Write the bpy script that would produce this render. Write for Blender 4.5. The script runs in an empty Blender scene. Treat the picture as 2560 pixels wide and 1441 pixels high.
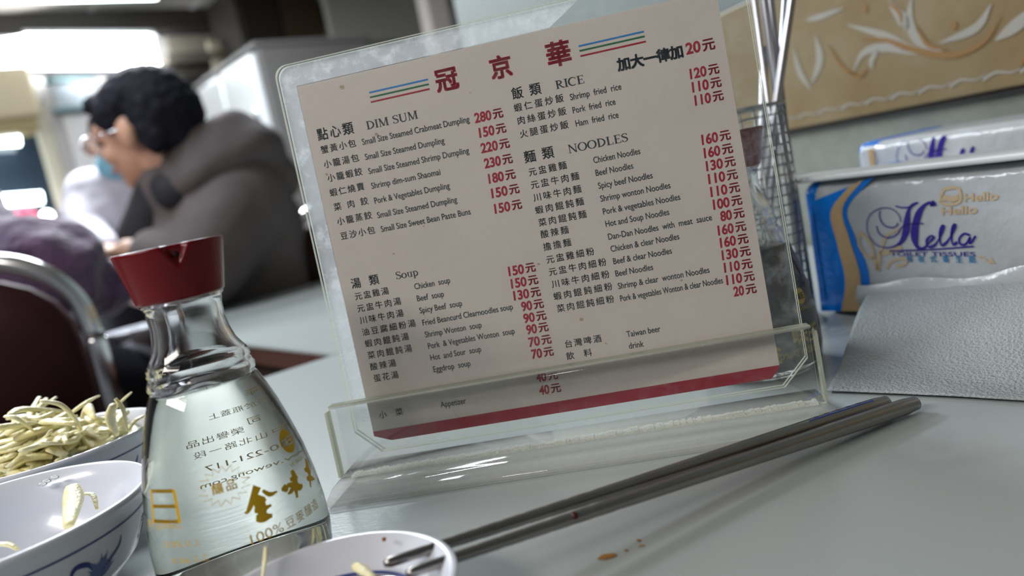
import bpy, bmesh, math, random
import numpy as np
from mathutils import Vector, Matrix, noise
random.seed(7)
SC = bpy.context.scene
COL = SC.collection

# ------------------------------------------------------------------ camera
# metres; table top is z = 0, camera 13.5 cm above it, floor at -0.75
F_PX, CX, CY = 1990.0, 1280.0, 720.5
PITCH, ROLL, HC = math.radians(7.6), math.radians(11.6), 0.135
_fw = Vector((0, math.cos(PITCH), -math.sin(PITCH)))
_r0 = Vector((1, 0, 0)); _u0 = _r0.cross(_fw)
_R = _r0 * math.cos(ROLL) - _u0 * math.sin(ROLL)
_U = _u0 * math.cos(ROLL) + _r0 * math.sin(ROLL)
CAM = Vector((0, 0, HC))
cd = bpy.data.cameras.new('camera'); co = bpy.data.objects.new('camera', cd); COL.objects.link(co)
cd.sensor_width = 36.0; cd.lens = 36.0 * F_PX / 2560.0
cd.clip_start = 0.01; cd.clip_end = 60
co.matrix_world = Matrix(((_R.x, _U.x, -_fw.x, CAM.x), (_R.y, _U.y, -_fw.y, CAM.y), (_R.z, _U.z, -_fw.z, CAM.z), (0, 0, 0, 1)))
cd.dof.use_dof = True; cd.dof.focus_distance = 0.358; cd.dof.aperture_fstop = cd.lens / 4.6; cd.dof.aperture_blades = 0
SC.camera = co
SC.view_settings.view_transform = 'Standard'; SC.view_settings.look = 'None'
SC.view_settings.gamma = 1.0; SC.view_settings.use_curve_mapping = False
SC.view_settings.exposure = -0.28
SC.cycles.transparent_max_bounces = 24; SC.cycles.transmission_bounces = 16; SC.cycles.max_bounces = 16
SC.cycles.sample_clamp_indirect = 4.0

# ------------------------------------------------------------------ world, room lamps and an added front fill
W = bpy.data.worlds.new('world'); SC.world = W; W.use_nodes = True
W.node_tree.nodes['Background'].inputs[0].default_value = (0.86, 0.92, 1.0, 1)
W.node_tree.nodes["Background"].inputs[1].default_value = 0.19

def area(name, loc, size, power, col, target=None):
    l = bpy.data.lights.new(name, 'AREA'); l.shape = 'RECTANGLE'; l.size, l.size_y = size
    l.energy = power; l.color = col
    o = bpy.data.objects.new(name, l); COL.objects.link(o); o.location = loc
    d = (Vector(target) - Vector(loc)) if target else Vector((0, 0, -1))
    o.rotation_euler = d.to_track_quat('-Z', 'Y').to_euler()
    return o
area('tube_and_fill_lamp', (-1.2, 1.15, 1.25), (1.2, 0.22), 30, (0.86, 0.93, 1.0), (-0.7, 0.7, 0))
area('tube_and_fill_lamp', (-1.25, 2.7, 1.55), (1.2, 0.25), 150, (0.88, 0.94, 1.0))
area('tube_and_fill_lamp', (-1.25, -.6, 1.1), (1.2, 0.3), 29, (1.0, 0.94, 0.89), (-0.15, 0.35, 0.1))  # unseen fill added at front left to brighten the menu, not a real tube

# ------------------------------------------------------------------ helpers
def ray(px, py): return _fw + _R * ((px - CX) / F_PX) - _U * ((py - CY) / F_PX)
def at_z(px, py, z=0.0):
    d = ray(px, py); return CAM + d * ((z - HC) / d.z)
def at_y(px, py, y):
    d = ray(px, py); return CAM + d * (y / d.y)
def at_plane(px, py, p, n):
    d = ray(px, py); return CAM + d * ((Vector(p) - CAM).dot(n) / d.dot(n))

def tag(o, label=None, cat=None, group=None, kind=None):
    if label: o['label'] = label
    if cat: o['category'] = cat
    if group: o['group'] = group
    if kind: o['kind'] = kind
    return o
def empty(name, loc=(0, 0, 0), rz=0):
    o = bpy.data.objects.new(name, None); COL.objects.link(o); o.location = loc; o.rotation_euler = (0, 0, rz)
    o.empty_display_size = 0.02
    return o
def obj(name, bm, mats, parent=None, smooth=True, world=True):
    """bmesh in world coordinates (or local when world=False) -> object, parented keeping place"""
    me = bpy.data.meshes.new(name); bm.to_mesh(me); bm.free()
    for m in (mats if isinstance(mats, (list, tuple)) else [mats]): me.materials.append(m)
    if smooth:
        for p in me.polygons: p.use_smooth = True
    o = bpy.data.objects.new(name, me); COL.objects.link(o)
    if parent:
        o.parent = parent
        if world:
            o.matrix_parent_inverse = mw(parent).inverted()
    return o
def mw(o):
    m = Matrix.Translation(o.location) @ o.rotation_euler.to_matrix().to_4x4()
    if o.parent: m = mw(o.parent) @ o.matrix_parent_inverse @ m
    return m
def box(bm, lo, hi, bev=0.0, M=None, seg=2, mi=0):
    r = bmesh.ops.create_cube(bm, size=1.0)
    vs = r['verts']; lo = Vector(lo); hi = Vector(hi)
    for v in vs: v.co = Vector([lo[i] + (v.co[i] + .5) * (hi[i] - lo[i]) for i in range(3)])
    if bev:
        es = list({e for v in vs for e in v.link_edges})
        rr = bmesh.ops.bevel(bm, geom=es, offset=bev, segments=seg, affect='EDGES', profile=0.5)
        vs = list({v for f in rr['faces'] for v in f.verts} | {v for v in vs if v.is_valid})
    if mi:
        for f in {f for v in vs for f in v.link_faces}: f.material_index = mi
    if M is not None:
        for v in vs: v.co = M @ v.co
    return vs
def lathe(bm, prof, n=64, c=(0, 0, 0), cap0=False, cap1=False, fn=None):
    rings = []
    for (z, r) in prof:
        ring = []
        for k in range(n):
            a = 2 * math.pi * k / n
            p = Vector((math.cos(a) * r, math.sin(a) * r, z))
            if fn: p = fn(p, a, z, r)
            ring.append(bm.verts.new(Vector(c) + p))
        rings.append(ring)
    for i in range(len(rings) - 1):
        for k in range(n):
            bm.faces.new((rings[i][k], rings[i][(k + 1) % n], rings[i + 1][(k + 1) % n], rings[i + 1][k]))
    if cap0: bm.faces.new(list(reversed(rings[0])))
    if cap1: bm.faces.new(rings[-1])
def tube(bm, pts, rad, n=10, caps=True, flat=1.0):
    pts = [Vector(p) for p in pts]
    rad = rad if isinstance(rad, (list, tuple)) else [rad] * len(pts)
    up = None; rings = []
    for i, p in enumerate(pts):
        t = (pts[min(i + 1, len(pts) - 1)] - pts[max(i - 1, 0)]).normalized()
        if up is None: up = t.orthogonal().normalized() if abs(t.z) > .95 else Vector((0, 0, 1))
        s = t.cross(up).normalized(); up2 = s.cross(t).normalized(); up = up2
        rings.append([bm.verts.new(p + s * math.cos(2 * math.pi * k / n) * rad[i] + up2 * math.sin(2 * math.pi * k / n) * rad[i] * flat) for k in range(n)])
    for i in range(len(rings) - 1):
        for k in range(n):
            bm.faces.new((rings[i][k], rings[i][(k + 1) % n], rings[i + 1][(k + 1) % n], rings[i + 1][k]))
    if caps: bm.faces.new(list(reversed(rings[0]))); bm.faces.new(rings[-1])
def bez(pts, n=12):
    """Catmull-Rom through points"""
    P = [Vector(p) for p in pts]; P = [P[0] * 2 - P[1]] + P + [P[-1] * 2 - P[-2]]
    out = []
    for i in range(1, len(P) - 2):
        for k in range(n):
            t = k / n; a, b, c, d = P[i - 1:i + 3]
            out.append(.5 * ((2 * b) + (c - a) * t + (2 * a - 5 * b + 4 * c - d) * t * t + (3 * b - a - 3 * c + d) * t ** 3))
    out.append(P[-2]); return out
def prism(bm, poly, mapf, t0, t1):
    """closed 2D polygon extruded between depths t0 and t1 of mapf(u, v, t)"""
    a = [bm.verts.new(mapf(u, v, t0)) for u, v in poly]; b = [bm.verts.new(mapf(u, v, t1)) for u, v in poly]
    bm.faces.new(a); bm.faces.new(list(reversed(b))); n = len(a)
    for i in range(n): bm.faces.new((a[i], b[i], b[(i + 1) % n], a[(i + 1) % n]))
def rounded(w0, w1, h0, h1, rs, n=6):
    """rounded rectangle polygon; radii for bl, br, tr, tl"""
    out = []
    for (cx, cy, sx, sy, a0, r) in ((w0, h0, 1, 1, 180, rs[0]), (w1, h0, -1, 1, 270, rs[1]), (w1, h1, -1, -1, 0, rs[2]), (w0, h1, 1, -1, 90, rs[3])):
        if r <= 0: out.append((cx, cy)); continue
        for k in range(n + 1):
            a = math.radians(a0 + 90 * k / n)
            out.append((cx + sx * r + math.cos(a) * r, cy + sy * r + math.sin(a) * r))
    return out
# ---- print: glyph outlines and brush ribbons, 2D -> any surface
_gc = {}
def glyphs(body, off=0.0):
    k = (body, off)
    if k not in _gc:
        c = bpy.data.curves.new('glyphs', 'FONT'); c.body = body; c.offset = off; c.fill_mode = 'FRONT'; c.resolution_u = 4
        o = bpy.data.objects.new('glyphs', c); COL.objects.link(o); bpy.context.view_layer.update()
        m = o.to_mesh()
        vs = [(v.co.x, v.co.y) for v in m.vertices]; fs = [tuple(p.vertices) for p in m.polygons]
        xs = [v[0] for v in vs] or [0, 1]
        _gc[k] = (vs, fs, min(xs), max(xs)); o.to_mesh_clear(); bpy.data.objects.remove(o); bpy.data.curves.remove(c)
    return _gc[k]
def put(bm, geo, f):
    vs, fs = geo[:2]; V = [bm.verts.new(f(x, y)) for x, y in vs]
    for q in fs:
        try: bm.faces.new([V[i] for i in q])
        except ValueError: pass
def latin(bm, s, u, v, w, em, f, off=0.0, sl=0.0):
    g = glyphs(s, off); k = w / (g[3] - g[2])
    put(bm, g, lambda x, y: f(u + (x - g[2]) * k + sl * y * em, v + y * em))
def cjk(bm, s, u, v, w, em, f, off=0.0, hs=1.0):
    n = len(s); step = (w - em * hs) / (n - 1) if n > 1 else 0
    for i, ch in enumerate(s):
        if ch == ' ': continue
        d = off * .8; ks = [(0, 0)] if d < .003 else [(-d, -d), (d, -d), (-d, d), (d, d)] + ([(0, 0)] if d > .02 else [])
        for dx, dy in ks: put(bm, glyphs(ch, 0.0), lambda x, y: f(u + i * step + (x + dx) * em * hs, v + (y + dy + .02) * em))
def ribbon(pts, wid):
    P = [Vector((p[0], p[1])) for p in pts]; n = len(P); vs = []; fs = []
    for i in range(n):
        t = P[min(i + 1, n - 1)] - P[max(i - 1, 0)]
        t = t.normalized() if t.length > 1e-9 else Vector((1, 0)); m = Vector((-t.y, t.x))
        w = wid(i / (n - 1)) if callable(wid) else wid
        vs += [tuple(P[i] + m * w / 2), tuple(P[i] - m * w / 2)]
    for i in range(n - 1): fs.append((2 * i, 2 * i + 1, 2 * i + 3, 2 * i + 2))
    return (vs, fs)
def curve2(pts, wid, n=8): return ribbon([(p.x, p.y) for p in bez([(a, b, 0) for a, b in pts], n)], wid)
def arc(cx, cy, rx, ry, a0, a1, wid, n=22):
    return ribbon([(cx + rx * math.cos(math.radians(a0 + (a1 - a0) * k / n)), cy + ry * math.sin(math.radians(a0 + (a1 - a0) * k / n))) for k in range(n + 1)], wid)
T_, t_ = .15, .05
def stem(x, w=T_, y0=0, y1=1, s0=True, s1=True):
    out = [ribbon([(x, y0), (x, y1)], w)]
    if s0: out.append(ribbon([(x - w / 2 - .1, y0 + .02), (x + w / 2 + .1, y0 + .02)], .04))
    if s1: out.append(ribbon([(x - w / 2 - .1, y1 - .02), (x + w / 2 + .1, y1 - .02)], .04))
    return out
def thick(a=T_): return lambda s: t_ + (a - t_) * math.sin(math.pi * s)
SER = {
 'I': (.36, stem(.18)),
 'D': (.92, stem(.2) + [arc(.22, .5, .56, .475, 90, -90, thick())]),
 'M': (1.08, stem(.18, .06) + stem(.9, T_) + [ribbon([(.2, .98), (.54, .03)], .14), ribbon([(.54, .03), (.86, .98)], .05)]),
 'S': (.66, [curve2([(.56, .76), (.5, .92), (.32, .97), (.13, .86), (.13, .68), (.32, .54), (.52, .4), (.55, .18), (.36, .03), (.16, .08), (.08, .26)], lambda s: .05 + .11 * math.exp(-((s - .5) / .2) ** 2)), ribbon([(.56, .74), (.56, .98)], .04), ribbon([(.08, .02), (.08, .28)], .04)]),
 'U': (.9, stem(.18, T_, .3, 1, False) + stem(.74, .06, .3, 1, False) + [arc(.46, .32, .28, .3, 180, 360, lambda s: T_ - .09 * s)]),
 'R': (.86, stem(.2) + [arc(.25, .74, .34, .235, 90, -90, thick(.13)), ribbon([(.36, .5), (.58, .15), (.82, .02)], .12)]),
 'C': (.84, [arc(.46, .5, .38, .48, 50, 310, thick(.15)), ribbon([(.73, .72), (.73, .97)], .04)]),
 'E': (.74, stem(.2) + [ribbon([(.2, .975), (.62, .975)], .05), ribbon([(.2, .025), (.66, .025)], .05), ribbon([(.2, .52), (.52, .52)], .05), ribbon([(.62, .78), (.62, 1)], .04), ribbon([(.66, 0), (.66, .24)], .04), ribbon([(.52, .42), (.52, .62)], .04)]),
 'N': (.98, stem(.18, .06) + stem(.8, .06, 0, 1, False) + [ribbon([(.16, .99), (.8, .01)], .14)]),
 'O': (.94, [arc(.46, .5, .38, .475, 90, 450, lambda s: .05 + .1 * abs(math.sin(2 * math.pi * s)), 36)]),
 'L': (.74, stem(.2) + [ribbon([(.2, .025), (.64, .025)], .05), ribbon([(.64, 0), (.64, .26)], .04)]),
 'o': (.66, [arc(.32, .33, .25, .31, 90, 450, lambda s: .05 + .09 * abs(math.sin(2 * math.pi * s)), 30)]),
 'u': (.7, stem(.16, .12, .15, .66, False) + stem(.52, .12, 0, .66) + [arc(.34, .17, .18, .15, 180, 360, .06)]),
 'p': (.7, stem(.16, .12, -.3, .66) + [arc(.3, .33, .26, .31, 130, -130, thick(.13))]),
 ' ': (.4, [])}
def serif(bm, s, u, v, w, h, f):
    tot = sum(SER[c][0] for c in s); k = w / tot; x0 = 0
    for c in s:
        for g in SER[c][1]: put(bm, g, lambda x, y, x0=x0: f(u + (x0 + x) * k, v + y * h))
        x0 += SER[c][0]

# ---- materials
def nt(m): return m.node_tree.nodes, m.node_tree.links
def mat(name, col, rough=.5, metal=0.0, spec=.5, noise_amt=0.0, noise_scale=20.0, col2=None, bump=0.0, bump_scale=60.0, trans=0.0, ior=1.45, emit=None, emit_s=0.0, coat=0.0, sheen=0.0, sss=0.0):
    m = bpy.data.materials.new(name); m.use_nodes = True; N, L = nt(m); b = N['Principled BSDF']
    b.inputs['Base Color'].default_value = (*col, 1); b.inputs['Roughness'].default_value = rough
    b.inputs['Metallic'].default_value = metal; b.inputs['Specular IOR Level'].default_value = spec
    b.inputs['Transmission Weight'].default_value = trans; b.inputs['IOR'].default_value = ior
    b.inputs['Coat Weight'].default_value = coat; b.inputs['Sheen Weight'].default_value = sheen
    if sss: b.inputs['Subsurface Weight'].default_value = sss; b.inputs['Subsurface Radius'].default_value = (.006, .004, .003)
    if emit: b.inputs['Emission Color'].default_value = (*emit, 1); b.inputs['Emission Strength'].default_value = emit_s
    if noise_amt or col2 or bump:
        tc = N.new('ShaderNodeTexCoord'); n = N.new('ShaderNodeTexNoise'); n.inputs['Scale'].default_value = noise_scale; n.inputs['Detail'].default_value = 5
        L.new(tc.outputs['Object'], n.inputs['Vector'])
    if col2 or noise_amt:
        r = N.new('ShaderNodeValToRGB'); r.color_ramp.elements[0].position = .35; r.color_ramp.elements[1].position = .68
        c2 = col2 if col2 else tuple(c * (1 - noise_amt) for c in col)
        r.color_ramp.elements[0].color = (*col, 1); r.color_ramp.elements[1].color = (*c2, 1)
        L.new(n.outputs['Fac'], r.inputs['Fac']); L.new(r.outputs['Color'], b.inputs['Base Color'])
    if bump:
        n2 = N.new('ShaderNodeTexNoise'); n2.inputs['Scale'].default_value = bump_scale; n2.inputs['Detail'].default_value = 4
        L.new(tc.outputs['Object'], n2.inputs['Vector'])
        bp = N.new('ShaderNodeBump'); bp.inputs['Strength'].default_value = bump; bp.inputs['Distance'].default_value = .01
        L.new(n2.outputs['Fac'], bp.inputs['Height']); L.new(bp.outputs['Normal'], b.inputs['Normal'])
    return m
def clear(name, tint=(.993, .997, .994), haze=.06, haze_col=(.8, .83, .84), scratch=.25, sscale=90, gloss=.06, ior=1.49):
    """thin clear sheet: straight-through transparency, Fresnel gloss and a scratched haze"""
    m = bpy.data.materials.new(name); m.use_nodes = True; N, L = nt(m); N.remove(N['Principled BSDF']); out = N['Material Output']
    tr = N.new('ShaderNodeBsdfTransparent'); tr.inputs[0].default_value = (*tint, 1)
    gl = N.new('ShaderNodeBsdfGlossy'); gl.inputs['Roughness'].default_value = gloss; gl.inputs[0].default_value = (.8, .8, .8, 1)
    df = N.new('ShaderNodeBsdfDiffuse'); df.inputs[0].default_value = (*haze_col, 1)
    tl = N.new('ShaderNodeBsdfTranslucent'); tl.inputs[0].default_value = (*haze_col, 1)
    hz = N.new('ShaderNodeMixShader'); hz.inputs[0].default_value = .5; L.new(df.outputs[0], hz.inputs[1]); L.new(tl.outputs[0], hz.inputs[2])
    tc = N.new('ShaderNodeTexCoord'); n = N.new('ShaderNodeTexNoise'); n.inputs['Scale'].default_value = sscale; n.inputs['Detail'].default_value = 8; n.inputs['Roughness'].default_value = .75
    L.new(tc.outputs['Object'], n.inputs['Vector'])
    mr = N.new('ShaderNodeMapRange'); mr.inputs[1].default_value = .5; mr.inputs[2].default_value = .78; mr.inputs[3].default_value = haze; mr.inputs[4].default_value = haze + scratch
    L.new(n.outputs['Fac'], mr.inputs[0])
    m1 = N.new('ShaderNodeMixShader'); L.new(mr.outputs[0], m1.inputs[0]); L.new(tr.outputs[0], m1.inputs[1]); L.new(hz.outputs[0], m1.inputs[2])
    fr = N.new('ShaderNodeFresnel'); fr.inputs[0].default_value = ior
    ge = N.new('ShaderNodeNewGeometry'); sb = N.new('ShaderNodeMath'); sb.operation = 'SUBTRACT'; sb.inputs[0].default_value = 1; L.new(ge.outputs['Backfacing'], sb.inputs[1])
    ml = N.new('ShaderNodeMath'); ml.operation = 'MULTIPLY'; L.new(fr.outputs[0], ml.inputs[0]); L.new(sb.outputs[0], ml.inputs[1])      # reflect at the outer face only
    m2 = N.new('ShaderNodeMixShader'); L.new(ml.outputs[0], m2.inputs[0]); L.new(m1.outputs[0], m2.inputs[1]); L.new(gl.outputs[0], m2.inputs[2])
    L.new(m2.outputs[0], out.inputs['Surface'])
    return m
M_table = mat('table_laminate', (.375, .41, .405), .22, spec=.7, noise_amt=.03, noise_scale=9, bump=.02, bump_scale=400)
M_edge = mat('table_edge', (.05, .028, .022), .45)
M_gold = mat('gold_print', (.62, .38, .012), .4, spec=.3)
M_goldr = mat('rear_gold_print', (.80, .58, .18), .5)
M_red = mat('red_plastic', (.13, .0012, .004), .25, spec=.3)
M_dark = mat('dark_hole', (.02, .0, .002), .6)
M_glass = mat('bottle_glass', (.985, .995, .985), .02, trans=1, ior=1.5)
M_vinegar = mat('clear_vinegar', (.97, .985, .93), .0, trans=1, ior=1.34)
M_soy = mat('soy_sauce', (.004, .003, .003), .08)
M_steel = mat('steel', (.30, .285, .275), .26, metal=1, noise_amt=.1, noise_scale=60)
M_chrome = mat('chrome', (.75, .76, .78), .16, metal=1)
M_porc = mat('white_melamine', (.66, .69, .76), .22, spec=.5, coat=.2)
M_cobalt = mat('cobalt_print', (.035, .05, .22), .35)
M_cobl = mat('cobalt_print_pale', (.12, .17, .36), .35)
M_ginger = mat('ginger', (.88, .80, .42), .35, noise_amt=.0, noise_scale=110, col2=(.90, .86, .60), bump=.2, bump_scale=500, sss=.6)
M_paper = mat('menu_paper', (.60, .545, .51), .42, spec=.25, noise_amt=.05, noise_scale=25, bump=.02, bump_scale=500)
M_ink = mat('black_ink', (.018, .03, .04), .5)
M_inkred = mat('red_ink', (.33, .006, .022), .5)
M_bar = mat('red_bar_ink', (.30, .008, .028), .45)
M_blue = mat('blue_ink', (.02, .19, .52), .5)
M_green = mat('green_ink', (.006, .13, .045), .5)
M_grime = mat('dust_line', (.62, .61, .56), .7, noise_amt=.45, noise_scale=500)
M_acry = clear('clear_acrylic', haze=.004, scratch=.07, sscale=120)
M_scuffsheen = clear('scuffed_sheen_acrylic', haze=.30, haze_col=(.93, .95, 1.0), scratch=.65, sscale=130, gloss=.2)  # real scratches, with silvery internal reflections put into the pale haze
M_scuff2 = clear('lightly_scuffed_acrylic', haze=.0, haze_col=(.8, .82, .80), scratch=.12, sscale=90, gloss=.2)
M_acry2 = clear('cloudy_acrylic', tint=(.95, .97, .96), haze=.09, haze_col=(.74, .77, .76), scratch=.22, sscale=160, gloss=.1)
M_rim = clear('acrylic_edge', tint=(.86, .88, .8), haze=.62, haze_col=(.66, .68, .58), scratch=.2, sscale=300, gloss=.15)

# ------------------------------------------------------------------ room frame: ea runs right-away, eb runs left-away
EA = Vector((.799, .602, 0)); EB = Vector((-.602, .799, 0))
def room(a, b, z): return EA * a + EB * b + Vector((0, 0, z))
MR = Matrix(((EA.x, EB.x, 0, 0), (EA.y, EB.y, 0, 0), (0, 0, 1, 0), (0, 0, 0, 1)))
def rbox(bm, a0, a1, b0, b1, z0, z1, bev=0, mi=0): return box(bm, (a0, b0, z0), (a1, b1, z1), bev, MR, mi=mi)
def ab(px, py, b):      # point of the pixel's ray at room depth b -> (a, z)
    d = ray(px, py); t = (b - CAM.dot(EB)) / d.dot(EB); p = CAM + d * t
    return p.dot(EA), p.z
FLOOR, CEIL = -.75, 1.66
def struct(name, bm, m, label=None): return tag(obj(name, bm, m, smooth=False), label, kind='structure')
M_floor = mat('floor_tile', (.16, .14, .13), .4, noise_amt=.3)
M_ceil = mat('ceiling_board', (.42, .40, .37), .7, noise_amt=.08, noise_scale=3)
M_wall = mat('back_wall_paint', (.62, .60, .58), .6)
M_cream = mat('cream_paint', (.52, .48, .38), .5)
M_darkwood = mat('dark_wood', (.022, .017, .014), .6)
M_marble = mat('marbled_wall', (.17, .185, .16), .45, noise_scale=34, col2=(.22, .235, .205))
M_pale = mat('pale_wall', (.125, .148, .143), .5, noise_amt=.06, noise_scale=6)

bm = bmesh.new(); rbox(bm, -4, 5, -2.2, 5.7, FLOOR - .05, FLOOR); struct('floor', bm, M_floor)
bm = bmesh.new(); rbox(bm, -4, 5, -2.2, 5.7, CEIL, CEIL + .05); ceil = struct('ceiling', bm, M_ceil)
M_lath = mat('ceiling_lath', (.55, .54, .52), .6)
for k in range(9):
    bm = bmesh.new(); a = -2.4 + .62 * k; rbox(bm, a, a + .035, 1.5, 5.6, CEIL - .008, CEIL); obj('ceiling_batten', bm, M_lath, ceil, False)
bm = bmesh.new(); rbox(bm, -4, 5, 5.62, 5.7, FLOOR, CEIL); struct('wall_back', bm, M_wall)
bm = bmesh.new(); rbox(bm, -4, 3.6, 5.42, 5.62, CEIL - .13, CEIL, .01); struct('trim_1', bm, M_darkwood, 'dark cornice where the back wall meets the ceiling')  # dark strip built along the joint of wall and ceiling

# right wall beside the tables: marbled below, patterned border band, pale above
WN = Vector((.957, .29, 0)); WD = Vector((.29, -.957, 0)); WOFF = .565     # WN.p = WOFF
WP = WN * WOFF
def wallp(s, z, t=0.0): return WP + WD * s + WN * t + Vector((0, 0, z))      # s grows towards the camera
S_END = -1.86
bm = bmesh.new(); Mw = Matrix(((WD.x, WN.x, 0, WP.x), (WD.y, WN.y, 0, WP.y), (0, 0, 1, 0), (0, 0, 0, 1)))
box(bm, (S_END, .012, FLOOR), (1.2, .12, .125), 0, Mw); wr = struct('wall_right', bm, M_marble)
bm = bmesh.new(); box(bm, (S_END, .0, .275), (1.2, .12, CEIL), 0, Mw); obj('upper_wall', bm, M_pale, wr, False)
M_border = mat('border_tile_glaze', (.165, .115, .05), .4, noise_scale=14, col2=(.20, .155, .085), bump=.05)
M_swirl = mat('border_scroll_pale', (.26, .25, .215), .45); M_swirlb = mat('border_scroll_brown', (.20, .105, .03), .45)
bm = bmesh.new(); box(bm, (S_END, .0, .1275), (1.2, .12, .2745), .0015, Mw); bd = tag(obj('trim_2', bm, M_border, None, False), 'brown border band with pale leafy scrolls along the right wall', kind='structure')
bm = bmesh.new(); box(bm, (S_END, .004, .124), (1.2, .12, .1275), 0, Mw); obj('dark_joint', bm, M_darkwood, bd, False)
def onwall(px, py): 
    p = at_plane(px, py, WP, WN); q = p - WP; return q.dot(WD), p.z
def wribs(name, strokes, m, t=-.0006):
    bm = bmesh.new()
    for pts, w in strokes:
        q = [onwall(*p) for p in pts]; put(bm, curve2(q, w), lambda x, y: wallp(x, y, t))
    return obj(name, bm, m, bd, False)
tp = lambda w: (lambda s: w * (.15 + .85 * math.sin(math.pi * min(1, s * 1.02 + .0))))
wribs('pale_scroll', [([(2120, 62), (2210, 88), (2270, 118), (2345, 132)], tp(.008)), ([(2135, 178), (2160, 132), (2215, 118), (2285, 128), (2360, 132)], tp(.008)),
    ([(2182, 172), (2180, 150), (2200, 122)], tp(.006)), ([(2220, 0), (2262, 55), (2262, 75)], tp(.012)), ([(2280, -5), (2275, 50), (2295, 100), (2360, 132)], tp(.009)),
    ([(2350, 108), (2440, 70), (2480, 10)], tp(.007)), ([(2490, 100), (2545, 60), (2600, 10)], tp(.01)), ([(2015, 50), (2050, 42), (2110, 20)], tp(.006)), ([(2040, 90), (2050, 150), (2030, 210)], tp(.01)), ([(1985, 120), (2000, 180), (2030, 225)], tp(.008))], M_swirl)
wribs('brown_scroll', [([(2120, 180), (2150, 190), (2170, 172)], tp(.004)), ([(2070, 110), (2110, 170), (2150, 190)], tp(.004)), ([(2150, 98), (2215, 100), (2290, 125), (2380, 138), (2460, 105), (2505, 40)], tp(.0055)),
    ([(2290, 60), (2320, 110), (2370, 125)], tp(.004)), ([(2215, 0), (2250, 30), (2255, 60)], tp(.004)), ([(2550, 170), (2580, 120), (2640, 60)], tp(.005))], M_swirlb, -.0009)
bm = bmesh.new()
for k in range(46):
    s = -1.1 + k * .032; z = .1375
    put(bm, curve2([(s, z), (s + .012, z + .0035), (s + .026, z + .001), (s + .035, z + .004)], lambda q: .0022 * (1 - q) + .0006), lambda x, y: wallp(x, y, -.0006))
obj('rope_pattern', bm, M_swirl, bd, False)
put_spots = bmesh.new()
for (px, py) in ((2163, 22), (2385, 63)):
    s, z = onwall(px, py); put(put_spots, arc(s, z, .0018, .0018, 0, 360, .0036), lambda x, y: wallp(x, y, -.0006))
obj('brown_dot', put_spots, M_swirlb, bd, False)

# ------------------------------------------------------------------ far room furniture (out of focus)
M_lit = mat('lit_diffuser', (1, 1, 1), .5, emit=(.93, .97, 1.0), emit_s=20)
M_tubeglow = mat('tube_glow', (1, 1, 1), .5, emit=(.85, .98, 1.0), emit_s=14)
M_white = mat('white_enamel', (.7, .71, .72), .35)
# long light box under the dark band
root = tag(empty('light_box', room(.9, 5.3, 1.38)), 'long glowing white light box high on the back wall', 'lamp')
p0 = at_y(-420, 122, 4.75); p1 = at_y(386, 122, 5.0)
d = (p1 - p0).normalized(); up = Vector((0, 0, 1)); bk = d.cross(up).normalized() * -1
bm = bmesh.new(); Ml = Matrix(((d.x, bk.x, 0, p0.x), (d.y, bk.y, 0, p0.y), (d.z, 0, 1, p0.z), (0, 0, 0, 1))); LL = (p1 - p0).length
box(bm, (0, 0, -.125), (LL, .07, .095), .02, Ml); obj('diffuser', bm, M_lit, root)
bm = bmesh.new(); box(bm, (-.02, .0, .09), (LL + .02, .2, .11), .004, Ml); obj('housing', bm, M_white, root)
bm = bmesh.new(); box(bm, (-.02, .0, -.15), (LL + .02, .12, -.12), .004, Ml); obj('lower_rail', bm, mat('mauve_rail', (.42, .40, .44), .4), root)
# ceiling tube at the top of the frame
q = at_z(245, -8, CEIL - .05); root = tag(empty('ceiling_light', q), 'fluorescent ceiling light cut by the top edge, upper left', 'lamp')
bm = bmesh.new(); tube(bm, [q - EA * .55, q + EA * .32], .02, 10); obj('tube', bm, M_tubeglow, root)
bm = bmesh.new(); box(bm, (q.dot(EA) - .58, q.dot(EB) - .05, CEIL - .03), (q.dot(EA) + .35, q.dot(EB) + .05, CEIL - .001), .005, MR); obj('housing', bm, M_white, root)

def on_back(name, px0, px1, py0, py1, b, dep, m, parent=None, bev=.006):
    """box standing on the back wall whose face covers the given span of the view at room depth b"""
    a0, z1 = ab(px0, py0, b); a1, z2 = ab(px1, py1, b); bm = bmesh.new(); rbox(bm, min(a0, a1), max(a0, a1), b, b + dep, min(z1, z2), max(z1, z2), bev)
    return obj(name, bm, m, parent, False)
# window with the dark street behind, glowing bars stand in for bright strips in its glass
a0, z1 = ab(-260, 300, 5.5); a1 = ab(112, 400, 5.5)[0]; z2 = ab(100, 620, 5.5)[1]
root = tag(empty('window_1', room((a0 + a1) / 2, 5.55, z2)), kind='structure')
bm = bmesh.new(); rbox(bm, a0, a1, 5.56, 5.575, z2, z1); obj('pane', bm, mat('night_glass', (.02, .03, .045), .08, spec=.8), root, False)
for (u0, u1, w0, w1) in ((a0 - .06, a1 + .06, z1, z1 + .06), (a0 - .06, a1 + .06, z2 - .06, z2), (a0 - .06, a0, z2, z1), (a1, a1 + .07, z2 - .4, z1), (a0 + .7, a0 + .74, z2, z1)):
    bm = bmesh.new(); rbox(bm, u0, u1, 5.5, 5.6, w0, w1, .006); obj('window_frame', bm, M_cream, root, False)
def glow_tube(name, pxa, pya, pxb, pyb, b, r, label):
    A, za = ab(pxa, pya, b); B, zb = ab(pxb, pyb, b); bm = bmesh.new()
    tube(bm, [room(A, b, za), room(B, b, zb)], r, 10); 
    return tag(obj(name, bm, M_tubeglow), label, 'lamp')
glow_tube('window_glow_bar', -220, 355, 48, 345, 5.44, .045, 'upper white tube light in front of the dark window')
glow_tube('window_glow_bar', -220, 520, 105, 494, 5.44, .036, 'lower white tube light in front of the dark window')
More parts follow.
